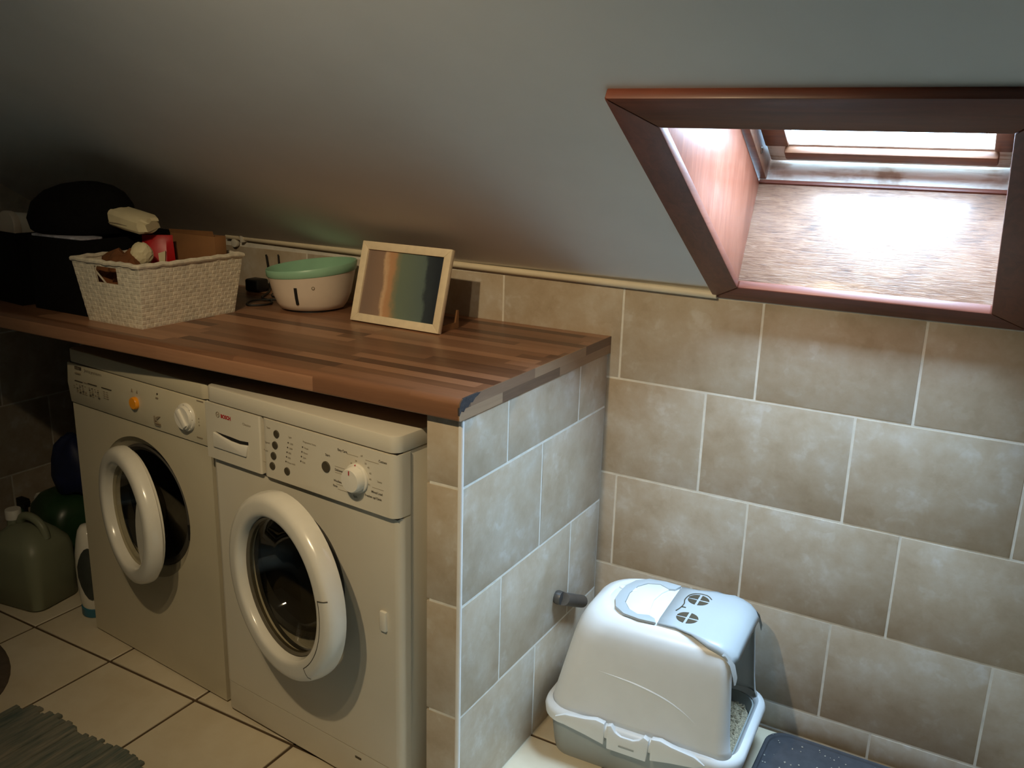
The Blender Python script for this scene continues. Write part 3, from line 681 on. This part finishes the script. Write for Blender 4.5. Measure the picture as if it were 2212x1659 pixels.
# flip lid: follows the top, then curls down over the opening
lid_prof = [(.020, .3735), (.06, .3755), (.10, .3765), (.14, .3755), (.165, .372), (.182, .365), (.194, .354), (.2005, .341)]
ys = [-.1175, -.1085, -.095, -.06, 0, .06, .095, .1085, .1175]
def lid_pt(x, z, y):
    half = .094 if x < .085 else (.094 + (x - .085) / .03 * .026 if x < .115 else .120)
    yy_ = y / .1175 * half; e = abs(y) / .1175
    drop = 0.0 if e < .9 else .003
    if x > .1: drop = (0.0 if e < .80 else (.004 if e < .93 else .016)) * min(1, (x - .1) / .05)
    return (x + (.0 if e < .9 or x < .15 else -.006), yy_, z - drop)
rings = [[lid_pt(x, z, y) for y in ys] for x, z in lid_prof]
lv, lf = loft(rings, False, False, closed=False)
flip = part('flip_lid', (lv, lf), M_LGREY, LB, ang=60)
md = flip.modifiers.new('thick', 'SOLIDIFY'); md.thickness = 0.0035; md.offset = 1
for sgn in (-1, 1):       # side lips reaching down along the opening
    part('lid_lip', loft([[(.150, sgn * .118, .362), (.172, sgn * .1215, .355), (.190, sgn * .124, .338), (.199, sgn * .1265, .314), (.203, sgn * .128, .298)],
                          [(.158, sgn * .114, .366), (.180, sgn * .1165, .359), (.199, sgn * .118, .340), (.207, sgn * .121, .314), (.2055, sgn * .124, .297)]], False, False, closed=False), M_LGREY, flip)
# vents and slot in the lid
def zlid(x): return .3765 + (.0045 if x < .12 else 0)
for vy in (.040, -.050):
    for q in range(4):
        a0 = q * PI / 2; poly = []
        for k in range(8):
            a = a0 + PI / 2 * k / 7; poly.append((.024 * math.cos(a), .024 * math.sin(a)))
        gx, gy = (.0028 if math.cos(a0 + PI / 4) > 0 else -.0028), (.0028 if math.sin(a0 + PI / 4) > 0 else -.0028)
        poly = [((gx, gy))] + [(p[0] if abs(p[0]) > .0028 else gx, p[1] if abs(p[1]) > .0028 else gy) for p in poly]
        part('vent_hole', prism([(.074 + p[0], vy + p[1]) for p in poly], .3785, .3803, 'xy'), M_BTN, flip, smooth=False)
part('vent_slot', box(.048, .058, -.0085, -.005, .3775, .3798), M_BTN, flip, smooth=False)
part('vent_groove', tube(smooth_path([(.100, .056, .3800), (.086, .070, .3798), (.064, .069, .3795), (.049, .055, .3790), (.045, .030, .3788), (.049, .010, .3790), (.047, -.012, .3790), (.042, -.030, .3788)], 5), 0.0013, 6), M_BTN, flip)
# carrying handle and the flap under it
ho = [(.018, .093), (-.020, .096), (-.060, .090), (-.086, .066), (-.098, .030), (-.100, -.005), (-.098, -.040), (-.084, -.074), (-.058, -.095), (-.020, -.101), (.018, -.098)]
hi = [(.010, .070), (-.004, .064), (-.030, .077), (-.056, .066), (-.072, .040), (-.078, .0), (-.072, -.045), (-.054, -.070), (-.030, -.082), (-.006, -.074), (.010, -.082)]
rg = [[(a[0], a[1], .3705), (a[0], a[1], .3765), (b[0], b[1], .3765), (b[0], b[1], .3705)] for a, b in zip(ho, hi)]
part('handle', loft(rg), M_LGREY, LB, 0.0008)
fl = [(p[0] + .001, p[1]) for p in hi[1:-1]] + [(-.012, -.045), (-.018, .0), (-.012, .040)]
part('flap', prism([(p[0], p[1] * .985) for p in fl], .3705, .3752, 'xy'), M_LITTER, LB, 0.0006)
part('finger_notch', lathe([(0.0095, .0), (0.0085, .0006), (.006, -.0004)], 18, (-.0745, .022, .3755), 'z'), M_LITTER, LB)
part('finger_notch', lathe([(0.0080, .0), (0.0070, .0004), (.005, -.0004)], 18, (-.104, .028, .3715), 'z'), M_LITTER, LB)
# latches and wavy clip bands on the rim
for sgn in (-1, 1):
    y_ = sgn * .1625
    cl = [(-.046, .0745), (.046, .0745), (.050, .128), (.038, .134), (.028, .122), (.014, .116), (-.014, .116), (-.028, .122), (-.038, .136), (-.048, .132)]
    c_ = part('latch', prism([(x - .008, z) for x, z in cl], y_ - sgn * .010, y_ + sgn * .0035), M_LITTER, LB, 0.002)
    part('latch_slot', box(-.026, .010, min(y_ + sgn * .002, y_ + sgn * .0045), max(y_ + sgn * .002, y_ + sgn * .0045), .090, .0935), M_LTRAY, c_)
    for s2 in (-1, 1):
        w_ = [(s2 * .054, .080), (s2 * .10, .090), (s2 * .15, .098), (s2 * .175, .112), (s2 * .15, .125), (s2 * .10, .131), (s2 * .075, .137), (s2 * .054, .134)]
        part('clip_band', prism([(x - .008, z) for x, z in w_], y_ - sgn * .012, y_ + sgn * .002), M_LITTER, LB, 0.002)
lit = part('litter', loft([[(x, y, .06) for x, y in rrect(-.20, .198, -.134, .134, .045, 8)], [(x, y, .085) for x, y in rrect(-.203, .201, -.137, .137, .046, 8)], [(x * .9, y * .9, .090 + .006 * math.sin(40 * x)) for x, y in rrect(-.203, .201, -.137, .137, .046, 8)], [(x * .4, y * .4, .092 + .004 * math.sin(30 * y)) for x, y in rrect(-.203, .201, -.137, .137, .046, 8)]]), M_GRAIN, LB)
lit['kind'] = 'stuff'
def grains(n, fn, s0, s1):
    V, F = [], []
    for _ in range(n):
        x, y, z = fn(); s = random.uniform(s0, s1); k = len(V)
        V += [(x + s * random.uniform(.6, 1), y, z), (x - s, y + s * .3, z), (x, y + s, z + s * .2), (x, y - s * random.uniform(.6, 1), z), (x + s * .2, y, z + s), (x, y, z - s * .6)]
        F += [(k + 0, k + 2, k + 4), (k + 2, k + 1, k + 4), (k + 1, k + 3, k + 4), (k + 3, k + 0, k + 4), (k + 2, k, k + 5), (k + 1, k + 2, k + 5), (k + 3, k + 1, k + 5), (k, k + 3, k + 5)]
    return V, F
lg_ = part('litter_grains', grains(2600, lambda: (random.uniform(.02, .19), random.uniform(-.125, .125), .093 + random.uniform(-.003, .004)), .0016, .0036), M_GRAIN, LB, smooth=False); lg_['kind'] = 'stuff'

# rubber mat in front of the litter box and the spilled grains
mat_ = thing('litter_mat', (0, 0, 0), label='dark grey rubber mat on the floor by the litter box opening', cat='mat')
mo = rrect(0.490, 1.02, -0.52, -0.012, .05, 8)
part('sheet', loft([[(x, y, z) for x, y in [(0.755 + (p[0] - .755) * s, -.266 + (p[1] + .266) * s) for p in mo]] for z, s in ((0.0, 1), (.006, 1), (.0085, .99), (.0085, .965), (.005, .955))]), M_MAT, mat_)
sp = part('spilled_litter', grains(420, lambda: (random.uniform(.50, .98), random.uniform(-.50, -.03), .0062), .0012, .0034), M_PALEG, None, smooth=False)
tag(sp, 'pale litter grains scattered over the dark rubber mat', 'litter', kind='stuff')

stub = thing('pipe_stub', (0.0, -0.205, 0.30), label='short dark grey pipe stub with rounded end on the partition tiles', cat='pipe')
part('pipe', tube([(0.0195, -.030, .022), (0.0195, .045, -.018), (0.0195, .08, -.036)], 0.016, 14), M_METAL, stub, ang=50)
part('end_cap', lathe([(.0, -.004), (.015, -.004), (.0175, .004), (.0165, .014), (.0, .016)], 16, (.0, 0, 0), 'x', True), M_METAL, stub, loc=(0.002, -.030, .022))

# ------------------------------------------------------------ floor: rug, dark patch, bottles
rug = thing('rug', (0, 0, 0), label='blue-grey flat-woven rug with ragged tufted edge in front of the machines', cat='rug')
random.seed(11); rv = []
x = -1.13
while x < -0.05:
    w_ = random.uniform(.010, .016); y1 = -0.893 + random.uniform(-.008, .010) + .004 * math.sin(x * 30)
    h_ = random.uniform(.006, .010); y0 = -1.75 + random.uniform(-.01, .01)
    if x < -1.11: y1 -= .02
    rv.append(box(x, x + w_ + .002, y0, y1, 0.0, h_)); x += w_
pile = part('pile', merge(*rv), M_RUG, rug, 0.002, 1); pile['kind'] = 'stuff'
md_ = part('dark_patch', loft([[( -1.52 + s * .345 * math.cos(2 * PI * k / 48), -1.02 + s * .255 * math.sin(2 * PI * k / 48), z) for k in range(48)] for z, s in ((0, 1), (.003, 1.0), (.005, .99), (.0055, .96))]), M_TAUPE)  # thin dark taupe oval patch laid on the floor tiles
tag(md_, 'flat dark taupe patch with a rounded edge lying on the cream tiles', 'mat')

# jerrycan
jc = thing('jerrycan', (-1.605, -0.555, 0), math.radians(8), label='cloudy green plastic jerrycan with white screw cap on the floor', cat='jerrycan')
jr = [(0.0, .092, .072, .03), (.006, .102, .082, .035), (.10, .104, .085, .036), (.165, .102, .083, .036), (.190, .096, .078, .04), (.215, .075, .060, .04), (.235, .050, .040, .03), (.240, .02, .02, .015)]
part('body', loft([[(x, y, z) for x, y in rrect(-a, a, -b, b, r, 6)] for z, a, b, r in jr]), M_JERRY, jc, ang=60)
part('handle', tube(smooth_path([(-.028, 0, .236), (-.010, 0, .262), (.030, 0, .262), (.062, 0, .240), (.074, 0, .205)], 5), .0125, 10), M_JERRY, jc, ang=60)
part('neck', lathe([(.020, .215), (.020, .252), (.018, .255)], 20, (-.052, 0, 0), 'z'), M_JERRY, jc)
part('cap', lathe([(.0225, .248), (.0225, .274), (.021, .277), (0, .277)], 24, (-.052, 0, 0), 'z', True), M_WHITEP, jc)
# white bottle standing on its cap
wb = thing('detergent_bottle', (-1.375, -0.520, 0), math.radians(-25), label='white detergent bottle standing upside down on a teal cap', cat='bottle')
br = [(.026, .040, .030), (.045, .046, .034), (.085, .050, .037), (.15, .052, .038), (.195, .052, .036), (.235, .044, .030), (.262, .034, .024), (.276, .022, .016), (.280, .008, .006)]
part('body', loft([[(a * math.cos(2 * PI * k / 28), b * math.sin(2 * PI * k / 28), z) for k in range(28)] for z, a, b in br]), M_WHITEP, wb, ang=60)
part('cap', lathe([(.040, 0), (.043, .003), (.043, .026), (.038, .030)], 28, (0, 0, 0), 'z', True, 1.0, .78), M_TEAL, wb)
lb = []
for k in range(9):
    a = math.radians(-72 + 14 * k)
    lb.append([((.0525) * math.cos(a), (.0385) * math.sin(a), .145 + s * .082 * math.sin(PI * (k + .6) / 9.2)) for s in (-1, -.5, 0, .5, 1)])
part('label_patch', loft(lb, False, False, closed=False), M_LABEL, wb, label='dark oval label')
# dark green canister with pale handle
gc = thing('canister', (-1.70, -0.36, 0), math.radians(-15), label='dark green plastic canister behind the jerrycan', cat='canister')
gr = [(0, .10, .085, .04), (.005, .112, .095, .045), (.15, .115, .098, .05), (.21, .108, .09, .05), (.245, .085, .07, .05), (.262, .05, .04, .03)]
part('body', loft([[(x, y, z) for x, y in rrect(-a, a, -b, b, r, 6)] for z, a, b, r in gr]), M_GREEN, gc, ang=60)
part('handle', tube(smooth_path([(-.100, -.04, .225), (-.125, -.05, .215), (-.134, -.055, .175), (-.115, -.05, .140)], 5), .008, 8), M_WHITEP, gc)
# small spray bottle
sbt = thing('spray_bottle', (-1.885, -0.40, 0), 0, label='small dark trigger spray bottle by the left wall', cat='bottle')
part('body', lathe([(.030, 0), (.033, .004), (.033, .11), (.028, .135), (.013, .155), (.012, .175)], 20, (0, 0, 0), 'z', True), M_GREEN, sbt, ang=60)
part('trigger', merge(box(-.014, .030, -.011, .011, .175, .205), box(.016, .024, -.006, .006, .145, .178), box(.030, .040, -.007, .007, .188, .202)), M_BLACK2, sbt, 0.003)
# blue bag on the canister
bb = thing('bag', (-1.665, -0.335, 0.262), 0, label='dark blue folded bag resting on the green canister', cat='bag')
random.seed(5); rgs = []
for z, a in ((0, .05), (.01, .075), (.05, .085), (.10, .080), (.15, .070), (.175, .045), (.185, .012)):
    rgs.append([(a * (1 + .12 * math.sin(3 * t + z * 30)) * math.cos(t), .8 * a * (1 + .1 * math.cos(4 * t + z * 20)) * math.sin(t), z + .006 * math.sin(5 * t)) for t in [2 * PI * k / 24 for k in range(24)]])
part('cloth', loft(rgs), M_BLUE, bb, ang=70)

# ------------------------------------------------------------ things on the worktop
ZW0 = ZT
# white woven basket
bk = thing('basket', (-1.0325, -0.4695, ZW0), 0, label='white woven paper-strip basket with a handle hole on the worktop', cat='basket')
def basket_wall(p0, p1, q0, q1, nu, nv, out, hole=None):
    """woven wall between base edge p0-p1 and rim edge q0-q1: every cell a small raised pillow"""
    P0, P1, Q0, Q1 = map(Vector, (p0, p1, q0, q1)); out = Vector(out); V, F = [], []
    def pt(u, v, h): return (P0.lerp(P1, u)).lerp(Q0.lerp(Q1, u), v) + out * h
    for a in range(nu):
        for b in range(nv):
            if hole and hole[0] <= a < hole[1] and hole[2] <= b < hole[3]: continue
            u0, u1, v0, v1 = a / nu, (a + 1) / nu, b / nv, (b + 1) / nv
            du, dv = (.08, .24) if (a + b) % 2 else (.24, .08)
            h = .0010 if (a + b) % 2 else .0005
            k = len(V)
            V += [pt(u0, v0, 0), pt(u1, v0, 0), pt(u1, v1, 0), pt(u0, v1, 0)]
            a0, a1, b0, b1 = u0 + du / nu, u1 - du / nu, v0 + dv / nv, v1 - dv / nv
            V += [pt(a0, b0, h), pt(a1, b0, h), pt(a1, b1, h), pt(a0, b1, h)]
            V += [pt(u0, v0, -.004), pt(u1, v0, -.004), pt(u1, v1, -.004), pt(u0, v1, -.004)]
            F += [(k, k + 1, k + 5, k + 4), (k + 1, k + 2, k + 6, k + 5), (k + 2, k + 3, k + 7, k + 6), (k + 3, k, k + 4, k + 7), (k + 4, k + 5, k + 6, k + 7), (k + 8, k + 11, k + 10, k + 9)]
    return V, F
bx, by, tx, ty, bh = .0985, .1440, .1220, .1600, .151
pb = [(-bx, -by, .001), (bx, -by, .001), (bx, by, .001), (-bx, by, .001)]; pt_ = [(-tx, -ty, bh), (tx, -ty, bh), (tx, ty, bh), (-tx, ty, bh)]
wv = []
for k, (nu, hole) in enumerate(((18, (6, 12, 10, 14)), (26, None), (18, (6, 12, 10, 14)), (26, None))):
    wv.append(basket_wall(pb[k], pb[(k + 1) % 4], pt_[k], pt_[(k + 1) % 4], nu, 15, ((0, -1, -.1), (1, 0, -.15), (0, 1, -.1), (-1, 0, -.15))[k], hole))
part('woven_wall', merge(*wv), M_BASKET, bk, smooth=False)
part('base', box(-bx, bx, -by, by, 0, .004), M_BASKET, bk)
rp = []
nn = 60
per = [Vector(p) for p in pt_]
for k in range(4):
    for j in range(15): rp.append(per[k].lerp(per[(k + 1) % 4], j / 15) + Vector((random.uniform(-.001, .001), random.uniform(-.001, .001), .002 * (j % 2) + random.uniform(-.001, .001))))
rp.append(rp[0])
part('rim', tube(rp, .0062, 8, False), M_BASKET, bk)
part('loose_strip', loft([[(-.050, -.152, .128), (-.045, -.152, .132)], [(-.018, -.146, .096), (-.012, -.146, .098)]], False, False, closed=False), M_BASKET, bk, smooth=False)
# basket contents
def crumple(name, c, sx, sy, sz, mat, seed, n=14, label=None, cat=None, amp=.22, rz=0.0):
    random.seed(seed); ph = [random.uniform(0, 6) for _ in range(8)]; rgs = []
    for i in range(1, n):
        th = PI * i / n; r = []
        for k in range(20):
            a = 2 * PI * k / 20
            f = 1 + amp * (math.sin(3 * a + ph[0] + 2 * th) * .5 + math.sin(5 * a - ph[1] + 4 * th) * .35 + random.uniform(-.25, .25))
            r.append((sx * f * math.sin(th) * math.cos(a), sy * f * math.sin(th) * math.sin(a), -sz * math.cos(th) * (1 + amp * .4 * math.sin(2 * a + ph[2]))))
        rgs.append(r)
    o = part(name, loft(rgs), mat, None, smooth=False, loc=c, rot=(0, 0, rz))
    return tag(o, label, cat)
crumple('wrapping_paper', (-1.075, -.540, ZW0 + .108), .066, .052, .062, M_PAPER, 2, label='crumpled brown paper heaped in the white basket', cat='paper', amp=.3)
pm = crumple('fluffy_ball', (-1.042, -.515, ZW0 + .160), .027, .025, .030, M_WPAPER, 9, 12, 'small whitish fluffy ball lying on brown paper in the basket', 'toy', .12)
rpk = thing('packet', (-1.088, -.428, ZW0 + .004), math.radians(36), label='red snack packet with pale and dark print standing in the basket', cat='packet')
part('bag_body', loft([[(s * .040 * (1 + .05 * math.sin(z * 60)), t * d, z) for s, t in ((-1, 0), (-.6, -1), (0, -1.25), (.6, -1), (1, 0), (.6, 1), (0, 1.25), (-.6, 1))] for z, d in ((0, .012), (.05, .020), (.12, .020), (.160, .013), (.182, .005), (.194, .004))]), M_REDP, rpk, ang=25)
part('print_patch', merge(prism([(.006, .150), (.024, .156), (.022, .128), (.008, .120)], -.0265, -.020)), M_WPAPER, rpk, smooth=False)
part('print_patch', merge(prism([(.010, .118), (.034, .120), (.034, .075), (.010, .070)], -.0262, -.010)), M_LABEL, rpk, smooth=False)
cb = thing('cardboard_box', (-1.022, -0.364, ZW0 + .004), 0, label='plain brown cardboard box standing at the back of the basket', cat='box')
part('body', box(-.080, .084, -.012, .026, 0, .196), M_CARD, cb, .001)
part('flap', loft([[(-.080, -.012, .196), (.084, -.012, .196)], [(-.079, -.016, .206), (.083, -.016, .210)]], False, False, closed=False), M_CARD, cb, smooth=False)
# black storage boxes
def fabric_box(name, x0, x1, y0, y1, h, label, rz=0.0):
    cx, cy = (x0 + x1) / 2, (y0 + y1) / 2; t = thing(name, (cx, cy, ZW0), rz, label=label, cat='storage box', group='black fabric boxes on the worktop')
    a, b = (x1 - x0) / 2, (y1 - y0) / 2; w = .006
    for X0, X1, Y0, Y1 in ((-a, a, -b, -b + w), (-a, a, b - w, b), (-a, -a + w, -b + w, b - w), (a - w, a, -b + w, b - w)):
        part('side', box(X0, X1, Y0, Y1, 0, h), M_BLACK, t, .002)
    part('bottom', box(-a + w, a - w, -b + w, b - w, 0, .006), M_BLACK, t)
    return t
fabric_box('storage_box', -1.74, -1.405, -0.585, -0.28, .190, 'black fabric storage box holding a white jar on the worktop', math.radians(-6))
fabric_box('storage_box', -1.375, -1.165, -0.595, -0.26, .190, 'black fabric storage box under the black bag, beside the white basket', 0)
jar = thing('jar', (-1.550, -0.470, ZW0 + .006), 0, label='white screw-lid jar leaning in the black storage box', cat='jar')
part('body', lathe([(.040, 0), (.043, .004), (.043, .13), (.038, .140)], 28, (0, 0, 0), 'y', True), M_WHITEP, jar, loc=(0, .08, .170), rot=(math.radians(-6), 0, 0))
part('lid', lathe([(.046, .14), (.046, .155), (.043, .159), (.036, .157), (0, .157)], 32, (0, 0, 0), 'y', True), M_BOWL, jar, loc=(0, .08, .170), rot=(math.radians(-6), 0, 0))
part('stand_block', box(-.02, .02, -.04, .09, 0, .150), M_BLACK2, jar)
crumple('cloth', (-1.655, -.400, ZW0 + .110), .05, .07, .088, M_WPAPER, 21, label='crumpled pale cloth in the black box beside the white jar', cat='cloth', amp=.2)
bagk = thing('bag', (-1.310, -.480, ZW0 + .190), math.radians(8), label='rounded black bag lying on the black storage box', cat='bag')
rgs = []
for z, a, b, sh in ((0, .12, .10, 0), (.012, .140, .112, 0), (.04, .150, .112, 0), (.08, .142, .10, .010), (.11, .115, .075, .024), (.128, .075, .045, .038), (.136, .025, .02, .046)):
    rgs.append([(sh + a * math.cos(t) * (1 + .03 * math.sin(3 * t)), b * math.sin(t) - z * .10, z) for t in [2 * PI * k / 32 for k in range(32)]])
part('cloth', loft(rgs), M_BLACK, bagk, ang=70)
mg = part('magazine', prism(rrect(-.10, .10, -.035, .03, .012, 4), 0, .005, 'xy'), plain('pastel_print', (150, 150, 160), .5, var=.35, scale=22), None, .001, loc=(-1.262, -.560, ZW0 + .190), rot=(math.radians(0), 0, math.radians(2)))
tag(mg, 'thin pastel magazine lying on the rim of the black box', 'magazine')
wp = thing('packet', (-1.140, -.462, ZW0 + .216), math.radians(12), label='off-white paper-wrapped packet lying on top beside the black bag', cat='packet')
rgs = []
for x, b, h in ((-.076, .005, .003), (-.066, .024, .016), (-.050, .034, .024), (.0, .036, .025), (.046, .035, .023), (.058, .029, .019), (.064, .024, .014)):
    rgs.append([(x + .004 * math.sin(5 * t + x * 50), b * (abs(math.cos(t)) ** .6) * (1 if math.cos(t) > 0 else -1), .030 + h * (abs(math.sin(t)) ** .6) * (1 if math.sin(t) > 0 else -1) + random.uniform(-.0015, .0015)) for t in [2 * PI * k / 20 for k in range(20)]])
part('wrap', loft(rgs), M_WPAPER, wp, smooth=True, ang=20, rot=(math.radians(8), math.radians(12), 0))
part('fold_seam', tube([(-.044, -.036, .024), (-.01, -.039, .022), (.042, -.036, .013)], .0014, 6), M_PRINTL, wp)
wp.location.z = ZW0 + .206

# mint-rimmed pet fountain
pf = thing('pet_fountain', (-0.812, -0.163, ZW0), math.radians(47.0), label='white oval pet water fountain with mint green rim on the worktop', cat='pet fountain')
NB = 56
def fring(r, z, dz=0.0, sx=1.06, sy=.95):
    out = []
    for k in range(NB):
        a = 2 * PI * k / NB; c_, s_ = math.cos(a), math.sin(a)
        f = 1 + .05 * max(0, c_) ** 3
        out.append((r * sx * c_ * f, r * sy * s_, z + dz * c_))
    return out
body = [fring(.068, .004), fring(.078, .006), fring(.087, .020), fring(.096, .045), fring(.1025, .075, .004), fring(.1075, .098, .010)]
part('bowl', loft(body, True, False), M_BOWL, pf, ang=60)
part('foot', lathe([(.070, 0), (.070, .006)], 32, (0, 0, 0), 'z', True), M_BLACK2, pf)
rimr = [fring(.1080, .098, .010), fring(.1105, .101, .010), fring(.1122, .119, .013), fring(.1105, .121, .013), fring(.106, .119, .013), fring(.092, .092, .008), fring(.055, .080, .0), fring(.02, .078)]
part('rim', loft(rimr, False, True), M_MINT, pf, ang=60, label='mint green rim and basin')
def on_bowl(az, z, off=.0012):
    zs = [.006, .020, .045, .075, .098]; rs = [.078, .087, .096, .1025, .1075]
    for i_ in range(4):
        if zs[i_] <= z <= zs[i_ + 1]: r = rs[i_] + (rs[i_ + 1] - rs[i_]) * (z - zs[i_]) / (zs[i_ + 1] - zs[i_])
    r += off; return (r * 1.06 * math.cos(az) * (1 + .05 * max(0, math.cos(az)) ** 3), r * .95 * math.sin(az), z)
camaz = math.radians(-47.8 - 47.0)
a0 = camaz - math.radians(22)
part('level_window', tube([on_bowl(a0 + .05 * (1 - q) * 0, .070 - .045 * q, .0003) for q in (0, .2, .4, .6, .8, 1)], .0042, 10), M_DARK, pf)
part('emblem', merge(ring3(on_bowl(camaz + .05, .070, .0004), (math.cos(camaz), math.sin(camaz), 0), .0035, .0011)), M_PRINTL, pf)
# photo frame
fr = thing('picture_frame', (-0.4785, -0.2425, ZW0 + .0035), math.radians(-2.2), label='pale wood picture frame with an aerial coast print leaning on the worktop', cat='picture frame')
lean = math.radians(-16)
FW, FH, FB, FT = .279, .205, .0205, .014
holder = dict(rot=(lean, 0, math.radians(0)))
sk = 0.0
def fpoly(p, y0, y1): return prism(p, y0, y1, 'xz')
h2 = FW / 2
part('frame_side', fpoly([(-h2, 0), (h2, 0), (h2 - FB, FB), (-h2 + FB, FB)], 0, FT), M_FRAME, fr, .001, **holder)
part('frame_side', fpoly([(-h2, FH), (-h2 + FB, FH - FB), (h2 - FB, FH - FB), (h2, FH)], 0, FT), M_FRAME, fr, .001, **holder)
part('frame_side', fpoly([(-h2, 0), (-h2 + FB, FB), (-h2 + FB, FH - FB), (-h2, FH)], 0, FT), M_FRAME, fr, .001, **holder)
part('frame_side', fpoly([(h2, 0), (h2, FH), (h2 - FB, FH - FB), (h2 - FB, FB)], 0, FT), M_FRAME, fr, .001, **holder)
pc = link('print', mesh('print', box(0, FW - 2 * FB + .002, .0, .002, 0, FH - 2 * FB + .002), smooth=False), M_PIC, fr)
pc.rotation_euler = (lean, 0, 0)
off = Matrix.Rotation(lean, 3, 'X') @ Vector((-h2 + FB - .001, .006, FB - .001)); pc.location = off
part('backing', box(-h2 + .004, h2 - .004, .008, .0125, .004, FH - .004), M_CARD, fr, **holder)
part('support_leg', prism([(.020, .060), (.020, -.003), (.103, -.003), (.103, .042), (.097, .042), (.090, .012), (.030, .012), (.026, .060)], .122, .128, 'yz'), M_CARD, fr, smooth=False)
# power cord and adaptor between basket and fountain
cd = thing('power_cord', (0, 0, 0), label='dark power cord with adaptor behind the pet fountain', cat='cord')
part('cable', tube(smooth_path([(-1.125, -.012, 1.030), (-1.118, -.012, .985), (-1.105, -.022, .932), (-1.06, -.08, .928), (-1.02, -.14, .928), (-.955, -.17, .929), (-.93, -.21, .928), (-.965, -.25, .928), (-.99, -.20, .931), (-.945, -.14, .930), (-.90, -.155, .932)], 7), .0028, 8), M_BLACK2, cd)
part('cable', tube(smooth_path([(-1.078, -.010, 1.034), (-1.075, -.011, .99), (-1.068, -.02, .934), (-1.03, -.09, .930), (-.99, -.12, .930), (-.94, -.10, .930)], 6), .0022, 8), M_BLACK2, cd)
part('adaptor', box(-1.155, -1.10, -.075, -.03, ZT, .962), M_BLACK2, cd, .006)
